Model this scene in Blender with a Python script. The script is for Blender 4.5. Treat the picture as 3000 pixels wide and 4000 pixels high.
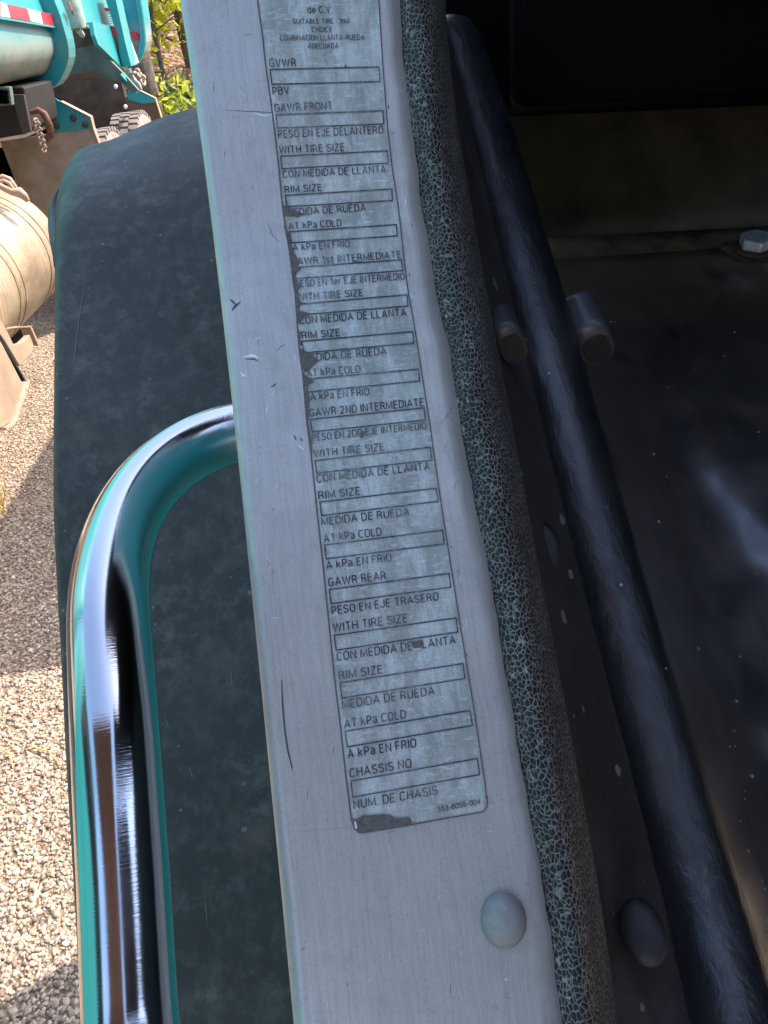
import bpy, bmesh, math, random
import numpy as np
from mathutils import Vector, Matrix
random.seed(7); rng = np.random.default_rng(7)
SC = bpy.context.scene
for o in list(bpy.data.objects): bpy.data.objects.remove(o)
COL = SC.collection
rad = math.radians

# ------------------------------------------------------------------ camera, sky, sun, exposure
F = 3000.0; CAMZ = 1.7
_p, _r = rad(57), rad(8.5)
UPC = np.array([-math.sin(_p)*math.sin(_r), math.sin(_p)*math.cos(_r), math.cos(_p)])
YC = np.array([0, 0, -1.0]) + UPC*math.cos(_p); YC /= np.linalg.norm(YC)
XC = np.cross(YC, UPC)
RC = np.array([XC, YC, UPC])
cam = bpy.data.cameras.new('camera'); camo = bpy.data.objects.new('camera', cam); COL.objects.link(camo)
m4 = Matrix.Identity(4)
for i in range(3):
    for j in range(3): m4[i][j] = RC[i][j]
m4.translation = (0, 0, CAMZ); camo.matrix_world = m4
cam.sensor_fit = 'VERTICAL'; cam.sensor_height = 32.0; cam.lens = F/4000*32.0
cam.clip_start = 0.01; cam.clip_end = 500
SC.camera = camo
SUN = Vector((0.60, 0.30, 0.74)).normalized()
w = bpy.data.worlds.new('World'); SC.world = w; w.use_nodes = True
nt = w.node_tree; nt.nodes.clear()
sky = nt.nodes.new('ShaderNodeTexSky'); sky.sky_type = 'NISHITA'; sky.sun_disc = False
sky.sun_elevation = math.asin(SUN.z); sky.sun_rotation = math.atan2(SUN.x, SUN.y)
sky.air_density = 0.9; sky.dust_density = 2.2; sky.ozone_density = 0.9
bg = nt.nodes.new('ShaderNodeBackground'); bg.inputs[1].default_value = 0.15
wo = nt.nodes.new('ShaderNodeOutputWorld')
nt.links.new(sky.outputs[0], bg.inputs[0]); nt.links.new(bg.outputs[0], wo.inputs[0])
sl = bpy.data.lights.new('sun', 'SUN'); sl.energy = 2.0; sl.angle = rad(0.5); sl.color = (1.0, 0.94, 0.85)
so = bpy.data.objects.new('sun', sl); COL.objects.link(so)
so.rotation_euler = SUN.to_track_quat('Z', 'Y').to_euler()
SC.view_settings.view_transform = 'Standard'; SC.view_settings.look = 'None'
SC.view_settings.gamma = 1.0; SC.view_settings.use_curve_mapping = False
SC.view_settings.exposure = 2.13

# ------------------------------------------------------------------ geometry helpers
CAMP = np.array([0, 0, CAMZ])
def ray(px, py): return RC @ np.array([(px-1500)/F, -(py-2000)/F, -1.0])
def P(px, py, d): return CAMP + ray(px, py)*d
def onax(px, py, ax, v):
    q = ray(px, py); return CAMP + q*((v-CAMP[ax])/q[ax])
def ip(x, pts):
    a = np.array(pts, float); return np.interp(x, a[:, 0], a[:, 1])

def tag(o, label=None, cat=None, group=None, kind=None):
    if label: o['label'] = label
    if cat: o['category'] = cat
    if group: o['group'] = group
    if kind: o['kind'] = kind
    return o
def empty(name, loc, label, cat, group=None):
    o = bpy.data.objects.new(name, None); COL.objects.link(o); o.location = loc
    o.empty_display_size = 0.1
    return tag(o, label, cat, group)
def link(name, me, parent=None):
    o = bpy.data.objects.new(name, me); COL.objects.link(o)
    if parent is not None:
        o.parent = parent
        q = parent; off = Vector((0, 0, 0))
        while q is not None: off += q.location; q = q.parent
        o.location = -off
    return o
class MB:
    def __init__(s): s.v = []; s.f = []; s.mi = []; s.sm = []
    def add(s, verts, faces, mi=0, smooth=False):
        b = len(s.v); s.v += [tuple(map(float, q)) for q in verts]
        for f in faces: s.f.append(tuple(b+i for i in f)); s.mi.append(mi); s.sm.append(smooth)
    def hexa(s, A, B, mi=0):            # two quads (loops of equal length) joined
        n = len(A); V = list(A)+list(B)
        fs = [tuple(range(n-1, -1, -1)), tuple(range(n, 2*n))]
        fs += [(i, (i+1) % n, n+(i+1) % n, n+i) for i in range(n)]
        s.add(V, fs, mi)
    def prism(s, poly, vec, mi=0):
        v = np.array(vec, float); s.hexa([np.array(q, float) for q in poly], [np.array(q, float)+v for q in poly], mi)
    def box(s, x0, x1, y0, y1, z0, z1, mi=0):
        s.prism([(x0, y0, z0), (x1, y0, z0), (x1, y1, z0), (x0, y1, z0)], (0, 0, z1-z0), mi)
    def tube(s, pts, rs, n=10, caps=True, mi=0, smooth=True, closed=False):
        pts = [np.array(q, float) for q in pts]; N = len(pts)
        if not hasattr(rs, '__len__'): rs = [rs]*N
        V = []; u = None
        for i in range(N):
            if closed: t = pts[(i+1) % N]-pts[i-1]
            else: t = pts[min(i+1, N-1)]-pts[max(i-1, 0)]
            t /= np.linalg.norm(t)+1e-12
            if u is None:
                a = np.array([0, 0, 1.0]) if abs(t[2]) < .9 else np.array([1.0, 0, 0])
                u = np.cross(t, a)
            u = u-t*np.dot(u, t); u /= np.linalg.norm(u); v = np.cross(t, u)
            for k in range(n):
                an = 2*math.pi*k/n; V.append(pts[i]+rs[i]*(u*math.cos(an)+v*math.sin(an)))
        fs = []
        for i in range(N if closed else N-1):
            j = (i+1) % N
            for k in range(n): fs.append((i*n+k, i*n+(k+1) % n, j*n+(k+1) % n, j*n+k))
        s.add(V, fs, mi, smooth)
        if caps and not closed:
            s.add(V[:n], [tuple(range(n-1, -1, -1))], mi); s.add(V[-n:], [tuple(range(n))], mi)
    def lathe(s, prof, origin, axis, n=32, mi=0, smooth=True, a0=0, a1=2*math.pi):   # prof: (along, radius)
        ax = np.array(axis, float); ax /= np.linalg.norm(ax)
        a = np.array([0, 0, 1.0]) if abs(ax[2]) < .9 else np.array([1.0, 0, 0])
        u = np.cross(ax, a); u /= np.linalg.norm(u); v = np.cross(ax, u)
        V = []; o = np.array(origin, float)
        for (h, r) in prof:
            for k in range(n):
                an = 2*math.pi*k/n; V.append(o+ax*h+r*(u*math.cos(an)+v*math.sin(an)))
        fs = []
        for i in range(len(prof)-1):
            for k in range(n): fs.append((i*n+k, i*n+(k+1) % n, (i+1)*n+(k+1) % n, (i+1)*n+k))
        s.add(V, fs, mi, smooth)
    def build(s, name, mats, parent=None, bevel=0, seg=2, recalc=True):
        me = bpy.data.meshes.new(name); me.from_pydata(s.v, [], s.f)
        for m in (mats if isinstance(mats, (list, tuple)) else [mats]): me.materials.append(m)
        me.polygons.foreach_set('material_index', s.mi); me.polygons.foreach_set('use_smooth', s.sm)
        if recalc:
            bm = bmesh.new(); bm.from_mesh(me); bmesh.ops.recalc_face_normals(bm, faces=bm.faces); bm.to_mesh(me); bm.free()
        me.update()
        o = link(name, me, parent)
        if bevel:
            b = o.modifiers.new('bevel', 'BEVEL'); b.width = bevel; b.segments = seg; b.limit_method = 'ANGLE'; b.angle_limit = rad(40)
        return o
def grid(name, A, mats, parent=None, smooth=True, solid=0.0, offset=-1, flip=False):
    A = np.array(A, float); N, M = A.shape[:2]
    V = A.reshape(-1, 3); F_ = [(i*M+j, (i+1)*M+j, (i+1)*M+j+1, i*M+j+1) for i in range(N-1) for j in range(M-1)]
    if flip: F_ = [f[::-1] for f in F_]
    me = bpy.data.meshes.new(name); me.from_pydata(V.tolist(), [], F_)
    for m in (mats if isinstance(mats, (list, tuple)) else [mats]): me.materials.append(m)
    me.polygons.foreach_set('use_smooth', [smooth]*len(F_))
    du = np.linalg.norm(np.diff(A, axis=1), axis=2).mean(axis=0); U = np.concatenate([[0], np.cumsum(du)])
    dv = np.linalg.norm(np.diff(A, axis=0), axis=2).mean(axis=1); W = np.concatenate([[0], np.cumsum(dv)])
    uv = np.stack(np.meshgrid(U, W), axis=-1).reshape(-1, 2)
    lay = me.uv_layers.new(name='UVMap'); li = np.zeros(len(me.loops), int); me.loops.foreach_get('vertex_index', li)
    lay.data.foreach_set('uv', uv[li].ravel()); me.update()
    o = link(name, me, parent)
    if solid:
        s = o.modifiers.new('solid', 'SOLIDIFY'); s.thickness = solid; s.offset = offset
    return o

# ------------------------------------------------------------------ material helpers
class NT:
    def __init__(s, name):
        s.m = bpy.data.materials.new(name); s.m.use_nodes = True; s.t = s.m.node_tree; s.t.nodes.clear()
        s.out = s.n('ShaderNodeOutputMaterial'); s.b = s.n('ShaderNodeBsdfPrincipled'); s.l(s.b.outputs[0], s.out.inputs[0])
        s.tc = s.n('ShaderNodeTexCoord')
    def n(s, t): return s.t.nodes.new(t)
    def l(s, a, b): s.t.links.new(a, b)
    def put(s, sock, v):
        if hasattr(v, 'is_output'): s.l(v, sock)
        elif isinstance(v, (tuple, list)) and len(v) == 3 and sock.type == 'RGBA': sock.default_value = (*v, 1)
        else: sock.default_value = v
    def vec(s, kind='Object', scale=(1, 1, 1), rot=(0, 0, 0)):
        mp = s.n('ShaderNodeMapping'); s.l(s.tc.outputs[kind], mp.inputs[0])
        mp.inputs['Scale'].default_value = scale; mp.inputs['Rotation'].default_value = rot; return mp.outputs[0]
    def noise(s, vec, scale, detail=4, rough=.55, dist=0.0):
        q = s.n('ShaderNodeTexNoise'); s.l(vec, q.inputs['Vector']); q.inputs['Scale'].default_value = scale
        q.inputs['Detail'].default_value = detail; q.inputs['Roughness'].default_value = rough; q.inputs['Distortion'].default_value = dist
        return q.outputs[0]
    def voro(s, vec, scale, feature='F1', out='Distance', rnd=1.0):
        q = s.n('ShaderNodeTexVoronoi'); s.l(vec, q.inputs['Vector']); q.feature = feature
        q.inputs['Scale'].default_value = scale; q.inputs['Randomness'].default_value = rnd; return q.outputs[out]
    def ramp(s, fac, stops):
        q = s.n('ShaderNodeValToRGB'); s.l(fac, q.inputs[0]); e = q.color_ramp.elements
        while len(e) < len(stops): e.new(0.5)
        for k, (p, c) in enumerate(stops):
            e[k].position = p; e[k].color = (c, c, c, 1) if not isinstance(c, (tuple, list)) else (*c, 1)
        return q.outputs[0]
    def mix(s, fac, a, b):
        q = s.n('ShaderNodeMix'); q.data_type = 'RGBA'
        s.put(q.inputs[0], fac); s.put(q.inputs[6], a); s.put(q.inputs[7], b); return q.outputs[2]
    def math(s, op, a, b=0.0, clamp=False):
        q = s.n('ShaderNodeMath'); q.operation = op; q.use_clamp = clamp; s.put(q.inputs[0], a); s.put(q.inputs[1], b); return q.outputs[0]
    def warp(s, vec, nz, amt):
        q = s.n('ShaderNodeVectorMath'); q.operation = 'MULTIPLY_ADD'
        c = s.n('ShaderNodeTexNoise'); s.l(vec, c.inputs['Vector']); c.inputs['Scale'].default_value = nz
        s.l(c.outputs[1], q.inputs[0]); q.inputs[1].default_value = (amt, amt, amt); s.l(vec, q.inputs[2]); return q.outputs[0]
    def bump(s, h, strength=.5, dist=.001, prev=None):
        q = s.n('ShaderNodeBump'); s.l(h, q.inputs['Height']); q.inputs['Strength'].default_value = strength; q.inputs['Distance'].default_value = dist
        if prev is not None: s.l(prev, q.inputs['Normal'])
        return q.outputs[0]
    def set(s, **k):
        names = {'color': 'Base Color', 'rough': 'Roughness', 'metal': 'Metallic', 'normal': 'Normal', 'spec': 'Specular IOR Level', 'coat': 'Coat Weight', 'crough': 'Coat Roughness', 'cior': 'Coat IOR'}
        for a, v in k.items(): s.put(s.b.inputs[names[a]], v)
        return s.m

def m_simple(name, color, rough=.5, metal=0.0, var=.25, scale=20, bump=0.0, dist=.001, kind='Object'):
    t = NT(name); v = t.vec(kind); n = t.noise(v, scale, 6, .6)
    c2 = tuple(max(0, q*(1-var)) for q in color); c1 = tuple(min(1, q*(1+var)) for q in color)
    t.set(color=t.ramp(n, [(.3, c2), (.7, c1)]), rough=rough, metal=metal)
    if bump: t.set(normal=t.bump(n, bump, dist))
    return t.m
def dust(t, vec, base, dcol, sc, lo, hi, amt=1.0):
    f = t.ramp(t.noise(vec, sc, 8, .65), [(lo, 0.0), (hi, amt)]); return t.mix(f, base, dcol)
def specks(t, vec, base, scol, sc, size, density):
    d = t.voro(vec, sc); q = t.n('ShaderNodeTexVoronoi'); t.l(vec, q.inputs['Vector']); q.inputs['Scale'].default_value = sc
    hs = t.n('ShaderNodeSeparateColor'); t.l(q.outputs['Color'], hs.inputs[0])
    sel = t.math('LESS_THAN', hs.outputs[0], density)
    rr = t.math('MULTIPLY', hs.outputs[1], size); inn = t.math('LESS_THAN', d, rr)
    return t.mix(t.math('MULTIPLY', sel, inn), base, scol)

def mk_aluminium():
    t = NT('brushed_aluminium'); v = t.vec('UV')
    br = t.noise(t.vec('UV', (1, .03, 1)), 1400, 4, .6); br2 = t.noise(t.vec('UV', (1, .05, 1)), 620, 6, .7)
    big = t.noise(v, 18, 5, .6); fine = t.noise(t.vec('UV', (1, .45, 1)), 1500, 3, .65); cloud = t.noise(v, 75, 6, .7)
    c = t.ramp(big, [(.3, (.47, .44, .405)), (.7, (.56, .53, .485))])
    c = t.mix(t.ramp(br, [(.4, .0), (.75, .30)]), c, (.66, .65, .64))
    c = t.mix(t.ramp(br2, [(.35, .34), (.55, .0)]), c, (.30, .29, .28))
    c = t.mix(t.ramp(cloud, [(.52, .0), (.72, .35)]), c, (.31, .30, .29))
    c = t.mix(t.ramp(fine, [(.34, .40), (.44, 0.0)]), c, (.22, .21, .21))
    c = specks(t, t.warp(v, 200, .003), c, (.12, .115, .11), 150, .10, .03)
    c = specks(t, v, c, (.85, .86, .88), 90, .05, .08)
    t.set(color=c, metal=.45, rough=t.ramp(cloud, [(.3, .34), (.7, .54)]))
    b = t.bump(br, .25, .0003); t.set(normal=t.bump(fine, .2, .0002, b)); return t.m
def mk_sticker():
    t = NT('worn_label_film'); v = t.vec('UV')
    w1 = t.noise(t.vec('UV', (1, .35, 1)), 90, 9, .72, .4); w2 = t.noise(t.vec('UV', (.25, 1, 1), (0, 0, .5)), 700, 5, .65, .8)
    w3 = t.noise(t.vec('UV', (1, .08, 1)), 420, 5, .7); w4 = t.noise(v, 22, 5, .6)
    c = t.ramp(w4, [(.3, (.57, .60, .575)), (.7, (.64, .67, .635))])
    c = t.mix(t.ramp(w1, [(.39, .0), (.57, .84)]), c, (.31, .325, .285))
    c = t.mix(t.ramp(w3, [(.53, .0), (.68, .6)]), c, (.31, .30, .27))
    c = t.mix(t.ramp(w2, [(.55, .0), (.64, .55)]), c, (.70, .74, .74))
    c = t.mix(t.ramp(t.noise(v, 1300, 3, .6), [(.36, .5), (.44, 0)]), c, (.22, .21, .20))
    t.set(color=c, rough=t.ramp(w1, [(.3, .42), (.7, .62)]), metal=.12, normal=t.bump(w2, .12, .0003)); return t.m
def mk_ink():
    t = NT('printed_ink'); v = t.vec('Object')
    n = t.noise(v, 420, 6, .7); n2 = t.noise(v, 38, 3, .5)
    f = t.math('MULTIPLY', t.ramp(n, [(.36, 0), (.60, .9)]), t.ramp(n2, [(.40, .2), (.64, 1.0)]))
    t.set(color=t.mix(f, (.030, .030, .045), (.30, .30, .30)), rough=.5); return t.m
def mk_grain():
    t = NT('cracked_grain_vinyl'); v = t.warp(t.vec('UV', (1.0, .80, 1)), 260, .0016)
    e = t.voro(v, 540, 'DISTANCE_TO_EDGE'); e2 = t.voro(v, 1300, 'DISTANCE_TO_EDGE')
    line = t.ramp(e, [(.03, 1.0), (.15, 0.0)])
    patch = t.ramp(t.noise(t.vec('UV', (1, .3, 1)), 60, 4, .6), [(.3, .45), (.65, 1.0)])
    c = t.mix(t.ramp(t.noise(t.vec('UV'), 120, 5), [(.4, 0), (.7, .5)]), (.014, .014, .014), (.045, .045, .041))
    c = t.mix(t.math('MULTIPLY', line, patch), c, (.35, .34, .31))
    c = t.mix(t.math('MULTIPLY', t.ramp(e2, [(.02, .15), (.1, 0.0)]), patch), c, (.26, .27, .25))
    h = t.ramp(e, [(0, 0), (.3, 1)])
    t.set(color=c, rough=.5, spec=.35, normal=t.bump(t.ramp(e2, [(0, 0), (.2, 1)]), .15, .0003, t.bump(h, .9, .0011))); return t.m
def mk_blackpaint(name, base, rough, dcol, specklev=.2, bsc=160, coat=0.0):
    t = NT(name); v = t.vec('UV'); o = t.vec('Object')
    n = t.noise(t.vec('UV', (1, .5, 1)), bsc, 6, .65, .5); n2 = t.noise(o, 14, 5, .6)
    c = dust(t, o, base, dcol, 22, .50, .80, .55); c = dust(t, o, c, dcol, 210, .60, .72, .5)
    c = specks(t, t.warp(o, 300, .004), c, (.24, .20, .18), 75, .28, specklev); c = specks(t, o, c, (.35, .31, .26), 140, .13, specklev)
    t.set(color=c, rough=t.ramp(n2, [(.3, rough), (.7, rough+.22)]), normal=t.bump(n, .55, .0016), spec=.6, coat=coat, cior=1.5, crough=.36); t.l(t.b.inputs['Normal'].links[0].from_socket, t.b.inputs['Coat Normal']); return t.m
def mk_fender():
    t = NT('faded_fender_plastic'); o = t.vec('Object')
    c = t.ramp(t.noise(o, 5, 4, .6), [(.3, (.034, .035, .030)), (.7, (.050, .051, .043))])
    c = t.mix(t.ramp(t.noise(t.vec('Object', (1, 1, .25)), 60, 7, .7), [(.48, 0), (.75, .7)]), c, (.12, .115, .10))
    c = t.mix(t.ramp(t.noise(o, 26, 7, .7), [(.56, 0), (.72, .75)]), c, (.15, .14, .115))
    c = t.mix(t.ramp(t.noise(t.vec('Object', (1, 1, .5)), 11, 8, .75), [(.55, 0), (.70, .6)]), c, (.13, .10, .078))
    c = specks(t, o, c, (.22, .17, .14), 26, .07, .40); c = specks(t, t.warp(o, 80, .008), c, (.16, .15, .135), 60, .12, .4); c = specks(t, o, c, (.42, .42, .40), 70, .05, .18)
    t.set(color=c, spec=.3, rough=t.ramp(t.noise(o, 18, 5), [(.3, .42), (.7, .6)]), normal=t.bump(t.noise(o, 500, 4), .12, .0005)); return t.m
def mk_chrome():
    t = NT('polished_steel'); n = t.noise(t.vec('UV', (.06, 1, 1)), 1500, 3, .6); b = t.noise(t.vec('UV'), 30, 4)
    t.set(color=(.56, .555, .57), metal=1.0, rough=t.ramp(b, [(.3, .09), (.7, .16)]), normal=t.bump(n, .12, .0003)); return t.m
def mk_teal(name, dirt=.5):
    t = NT(name); o = t.vec('Object')
    c = t.ramp(t.noise(o, 2.5, 5, .6), [(.3, (.012, .22, .23)), (.7, (.022, .29, .29))])
    c = dust(t, o, c, (.20, .19, .15), 6, .52, .78, dirt); c = dust(t, o, c, (.12, .09, .06), 18, .64, .78, dirt)
    t.set(color=c, rough=.38, normal=t.bump(t.noise(o, 40, 3), .06, .002)); return t.m
def mk_bodyteal():                      # teal over a scraped, mud-stained lower belly: the stain belt follows the panel's height
    t = NT('mud_stained_teal_paint'); o = t.vec('Object'); sp = t.n('ShaderNodeSeparateXYZ'); t.l(t.tc.outputs['Object'], sp.inputs[0])
    c = t.ramp(t.noise(o, 2.5, 5, .6), [(.3, (.012, .22, .23)), (.7, (.022, .29, .29))])
    n = t.noise(t.vec('Object', (1, .6, 1)), 4.5, 8, .7); z = t.math('ADD', sp.outputs[2], t.math('MULTIPLY', n, .25))
    def band(a, b):
        q = t.n('ShaderNodeMapRange'); q.clamp = True; t.l(z, q.inputs[0]); q.inputs[1].default_value = a; q.inputs[2].default_value = b; return q.outputs[0]
    c = t.mix(t.math('MULTIPLY', band(2.02, 1.90), t.ramp(n, [(.3, .5), (.6, .95)])), c, (.27, .27, .22))
    c = t.mix(t.math('MULTIPLY', band(1.90, 1.76), t.ramp(t.noise(o, 9, 7, .7), [(.35, .0), (.6, .9)])), c, (.10, .11, .08))
    c = t.mix(t.math('MULTIPLY', band(1.80, 1.72), t.ramp(t.noise(o, 7, 6, .7), [(.4, 0), (.6, .8)])), c, (.26, .11, .05))
    t.set(color=c, rough=.5, normal=t.bump(n, .1, .01)); return t.m
def mk_ground():
    t = NT('crushed_gravel_ground'); o = t.vec('Object')
    vc = t.voro(o, 75, 'F1', 'Color'); hs = t.n('ShaderNodeSeparateColor'); t.l(vc, hs.inputs[0])
    c = t.ramp(hs.outputs[0], [(0, (.15, .10, .07)), (.5, (.34, .235, .155)), (1, (.56, .43, .30))])
    c = dust(t, o, c, (.10, .07, .05), 3, .5, .75, .4)
    t.set(color=c, rough=.9, normal=t.bump(t.voro(o, 75), .9, .012)); return t.m
def mk_leaf(name, c1, c2, tr=.5):
    t = NT(name); c = t.ramp(t.noise(t.vec('Object'), 3.2, 3), [(.35, c1), (.65, c2)])
    t.set(color=c, rough=.5); tl = t.n('ShaderNodeBsdfTranslucent'); t.l(c, tl.inputs[0])
    mx = t.n('ShaderNodeMixShader'); mx.inputs[0].default_value = tr; t.l(t.b.outputs[0], mx.inputs[1]); t.l(tl.outputs[0], mx.inputs[2]); t.l(mx.outputs[0], t.out.inputs[0]); return t.m
def mk_tanksteel():
    t = NT('dusty_cream_tank_paint'); o = t.vec('Object')
    n = t.noise(t.vec('Object', (1, 6, 1)), 7, 7, .7)
    c = t.ramp(n, [(.3, (.33, .23, .145)), (.6, (.52, .39, .27))]); c = dust(t, t.vec('Object', (1, .5, 1)), c, (.16, .10, .055), 5, .48, .72, .75)
    t.set(color=c, rough=.42, metal=.25, normal=t.bump(n, .1, .004)); return t.m
def mk_litter():
    t = NT('leaf_litter'); o = t.vec('Object'); vc = t.voro(t.warp(o, 3, .3), 9, 'F1', 'Color'); hs = t.n('ShaderNodeSeparateColor'); t.l(vc, hs.inputs[0])
    c = t.ramp(hs.outputs[0], [(0, (.13, .07, .04)), (.5, (.34, .17, .085)), (1, (.48, .27, .15))])
    c = dust(t, o, c, (.06, .045, .03), 2.2, .5, .7, .8)
    t.set(color=c, rough=.9, normal=t.bump(t.voro(o, 9), 1.0, .08)); return t.m
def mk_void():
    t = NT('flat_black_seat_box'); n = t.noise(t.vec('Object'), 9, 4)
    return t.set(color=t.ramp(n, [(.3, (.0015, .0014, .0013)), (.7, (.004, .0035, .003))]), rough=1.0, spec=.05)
def mk_mat():
    t = NT('dirty_rubber_mat'); o = t.vec('Object')
    n = t.noise(o, 130, 6, .65); n2 = t.noise(o, 20, 6, .65)
    c = t.ramp(n2, [(.3, (.034, .029, .027)), (.7, (.066, .056, .051))])
    c = dust(t, o, c, (.19, .145, .12), 26, .46, .74, .65); c = dust(t, o, c, (.11, .092, .082), 420, .55, .68, .7)
    sp = t.n('ShaderNodeSeparateXYZ'); t.l(t.tc.outputs['Object'], sp.inputs[0]); q = t.n('ShaderNodeMapRange'); q.clamp = True
    zz = t.math('ADD', sp.outputs[1], t.math('MULTIPLY', t.noise(o, 9, 6, .7), .22)); t.l(zz, q.inputs[0]); q.inputs[1].default_value = .86; q.inputs[2].default_value = 1.03
    c = t.mix(t.math('MULTIPLY', q.outputs[0], t.ramp(n2, [(.35, .35), (.6, .95)])), c, (.24, .175, .10))
    c = specks(t, t.warp(o, 200, .004), c, (.20, .17, .15), 150, .22, .35); c = specks(t, t.warp(o, 200, .004), c, (.34, .30, .25), 95, .07, .2); c = specks(t, o, c, (.25, .22, .19), 260, .16, .22)
    t.set(color=c, rough=t.ramp(n2, [(.3, .32), (.7, .55)]), normal=t.bump(t.noise(o, 420, 4, .7), .5, .0008, t.bump(n, .4, .0014)), spec=.8, coat=1.0, cior=2.15, crough=.34); return t.m
def mk_floor():
    t = NT('mud_coated_cab_floor'); o = t.vec('Object')
    n = t.noise(o, 24, 8, .7, .4); c = t.ramp(n, [(.3, (.016, .014, .012)), (.45, (.17, .12, .068)), (.7, (.40, .28, .15))])
    c = specks(t, o, c, (.01, .01, .01), 60, .2, .25)
    t.set(color=c, rough=.6, normal=t.bump(n, .4, .004)); return t.m

M = dict(
    alu=mk_aluminium(), film=mk_sticker(), ink=mk_ink(), residue=m_simple('adhesive_residue', (.135, .12, .11), .75, 0, .35, 500),
    grain=mk_grain(), seal=mk_blackpaint('glossy_black_tube_paint', (.010, .011, .014), .24, (.055, .045, .045), .08, coat=1.0),
    channel=mk_blackpaint('grimy_black_channel', (.034, .029, .028), .55, (.13, .10, .088), .12), rubber=m_simple('worn_black_rubber', (.065, .066, .07), .32, 0, .35, 60, .2, .001),
    fender=mk_fender(), chrome=mk_chrome(), teal=mk_teal('teal_truck_paint'), ownteal=mk_teal('teal_cab_paint', .12), body=mk_bodyteal(),
    ground=mk_ground(), rivet=m_simple('grey_rivet', (.33, .325, .31), .6, .3, .14, 420, .5, .0006), mat=mk_mat(), floor=mk_floor(),
    dark=m_simple('near_black', (.0006, .0006, .0006), 1.0), void=mk_void(), wall=m_simple('dirty_brown_wall', (.10, .073, .043), .55, 0, .5, 14, .2, .004),
    bolt=m_simple('zinc_bolt', (.78, .78, .77), .4, .45, .25, 120), rust=m_simple('rusty_steel', (.14, .06, .03), .7, .3, .5, 120, .3, .002),
    tank=mk_tanksteel(), tan=m_simple('dusty_tan_rubber', (.36, .27, .19), .85, 0, .25, 8, .2, .01), tanmetal=m_simple('dusty_tan_steel', (.40, .27, .18), .6, .1, .2, 7, .1, .004),
    under=m_simple('muddy_underside', (.085, .055, .035), .85, 0, .5, 6, .4, .02), steel=m_simple('dark_frame_steel', (.016, .013, .012), .6, .2, .3, 9),
    red=m_simple('red_reflective_tape', (.55, .012, .03), .35, 0, .15, 30), white=m_simple('white_reflective_tape', (.62, .55, .44), .35, 0, .12, 30), orange=m_simple('orange_marker', (.7, .22, .06), .4, 0, .1, 20),
    pale=m_simple('greased_pale_teal', (.30, .38, .30), .5, 0, .45, 14, .2, .004), grimyteal=m_simple('grimy_teal_chute', (.085, .10, .075), .6, 0, .35, 6),
    tyre=m_simple('dusty_tyre_rubber', (.20, .16, .13), .85, 0, .3, 12, .3, .006), glass=m_simple('dark_cab_glass', (.01, .012, .014), .05, 0, .1, 3),
    bark=m_simple('rough_bark', (.085, .06, .045), .9, 0, .5, 14, .8, .03), litter=mk_litter(),
    leafy=mk_leaf('yellow_green_leaves', (.26, .32, .025), (.62, .58, .06), .6), leafg=mk_leaf('mid_green_leaves', (.035, .07, .015), (.10, .14, .03), .4), leafd=mk_leaf('dull_olive_leaves', (.045, .06, .022), (.15, .14, .05), .35),
    fabric=m_simple('grey_brown_seat_cloth', (.028, .024, .020), .9, 0, .4, 60, .4, .003), ragwhite=m_simple('frayed_pale_lining', (.45, .46, .48), .9, 0, .2, 90),
    straw=m_simple('dry_straw', (.55, .40, .12), .8, 0, .2, 40), roofm=m_simple('cab_shell_black', (.02, .02, .022), .6, 0, .2, 5), rivet_lugshade=m_simple('black_rivet_and_lug_shade', (.022, .019, .019), .5, 0, .4, 200, .3, .0006), ridge=m_simple('tank_strap_steel', (.36, .27, .17), .45, .4, .3, 30))
peb = [m_simple('gravel_stone', c, .85, 0, .3, 60) for c in ((.45, .325, .24), (.36, .255, .19), (.53, .405, .30), (.23, .165, .125), (.60, .51, .41))]

# ------------------------------------------------------------------ ground, far bank
g = MB(); g.add([(-150, -150, 0), (150, -150, 0), (150, 150, 0), (-150, 150, 0)], [(0, 1, 2, 3)])
tag(g.build('ground', M['ground']), kind='structure')
nx, ny = 60, 40
A = np.zeros((ny, nx, 3))
for i in range(ny):
    for j in range(nx):
        x = -30+60*j/(nx-1); y = 11.5+30*(i/(ny-1))**1.3
        z = -0.03+max(0, y-12.2)*.24*(1-.010*max(0, y-12)) + (0.16*math.sin(x*1.3+y*.7)+.10*math.sin(x*2.9-y*1.7))*min(1, max(0, (y-12)/2))
        A[i, j] = (x, y, z)
tag(grid('hillside', A, M['litter']), kind='structure')
def bank_z(x, y):
    return -0.03+max(0, y-12.2)*.24*(1-.010*max(0, y-12)) + (0.16*math.sin(x*1.3+y*.7)+.10*math.sin(x*2.9-y*1.7))*min(1, max(0, (y-12)/2))

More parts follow.
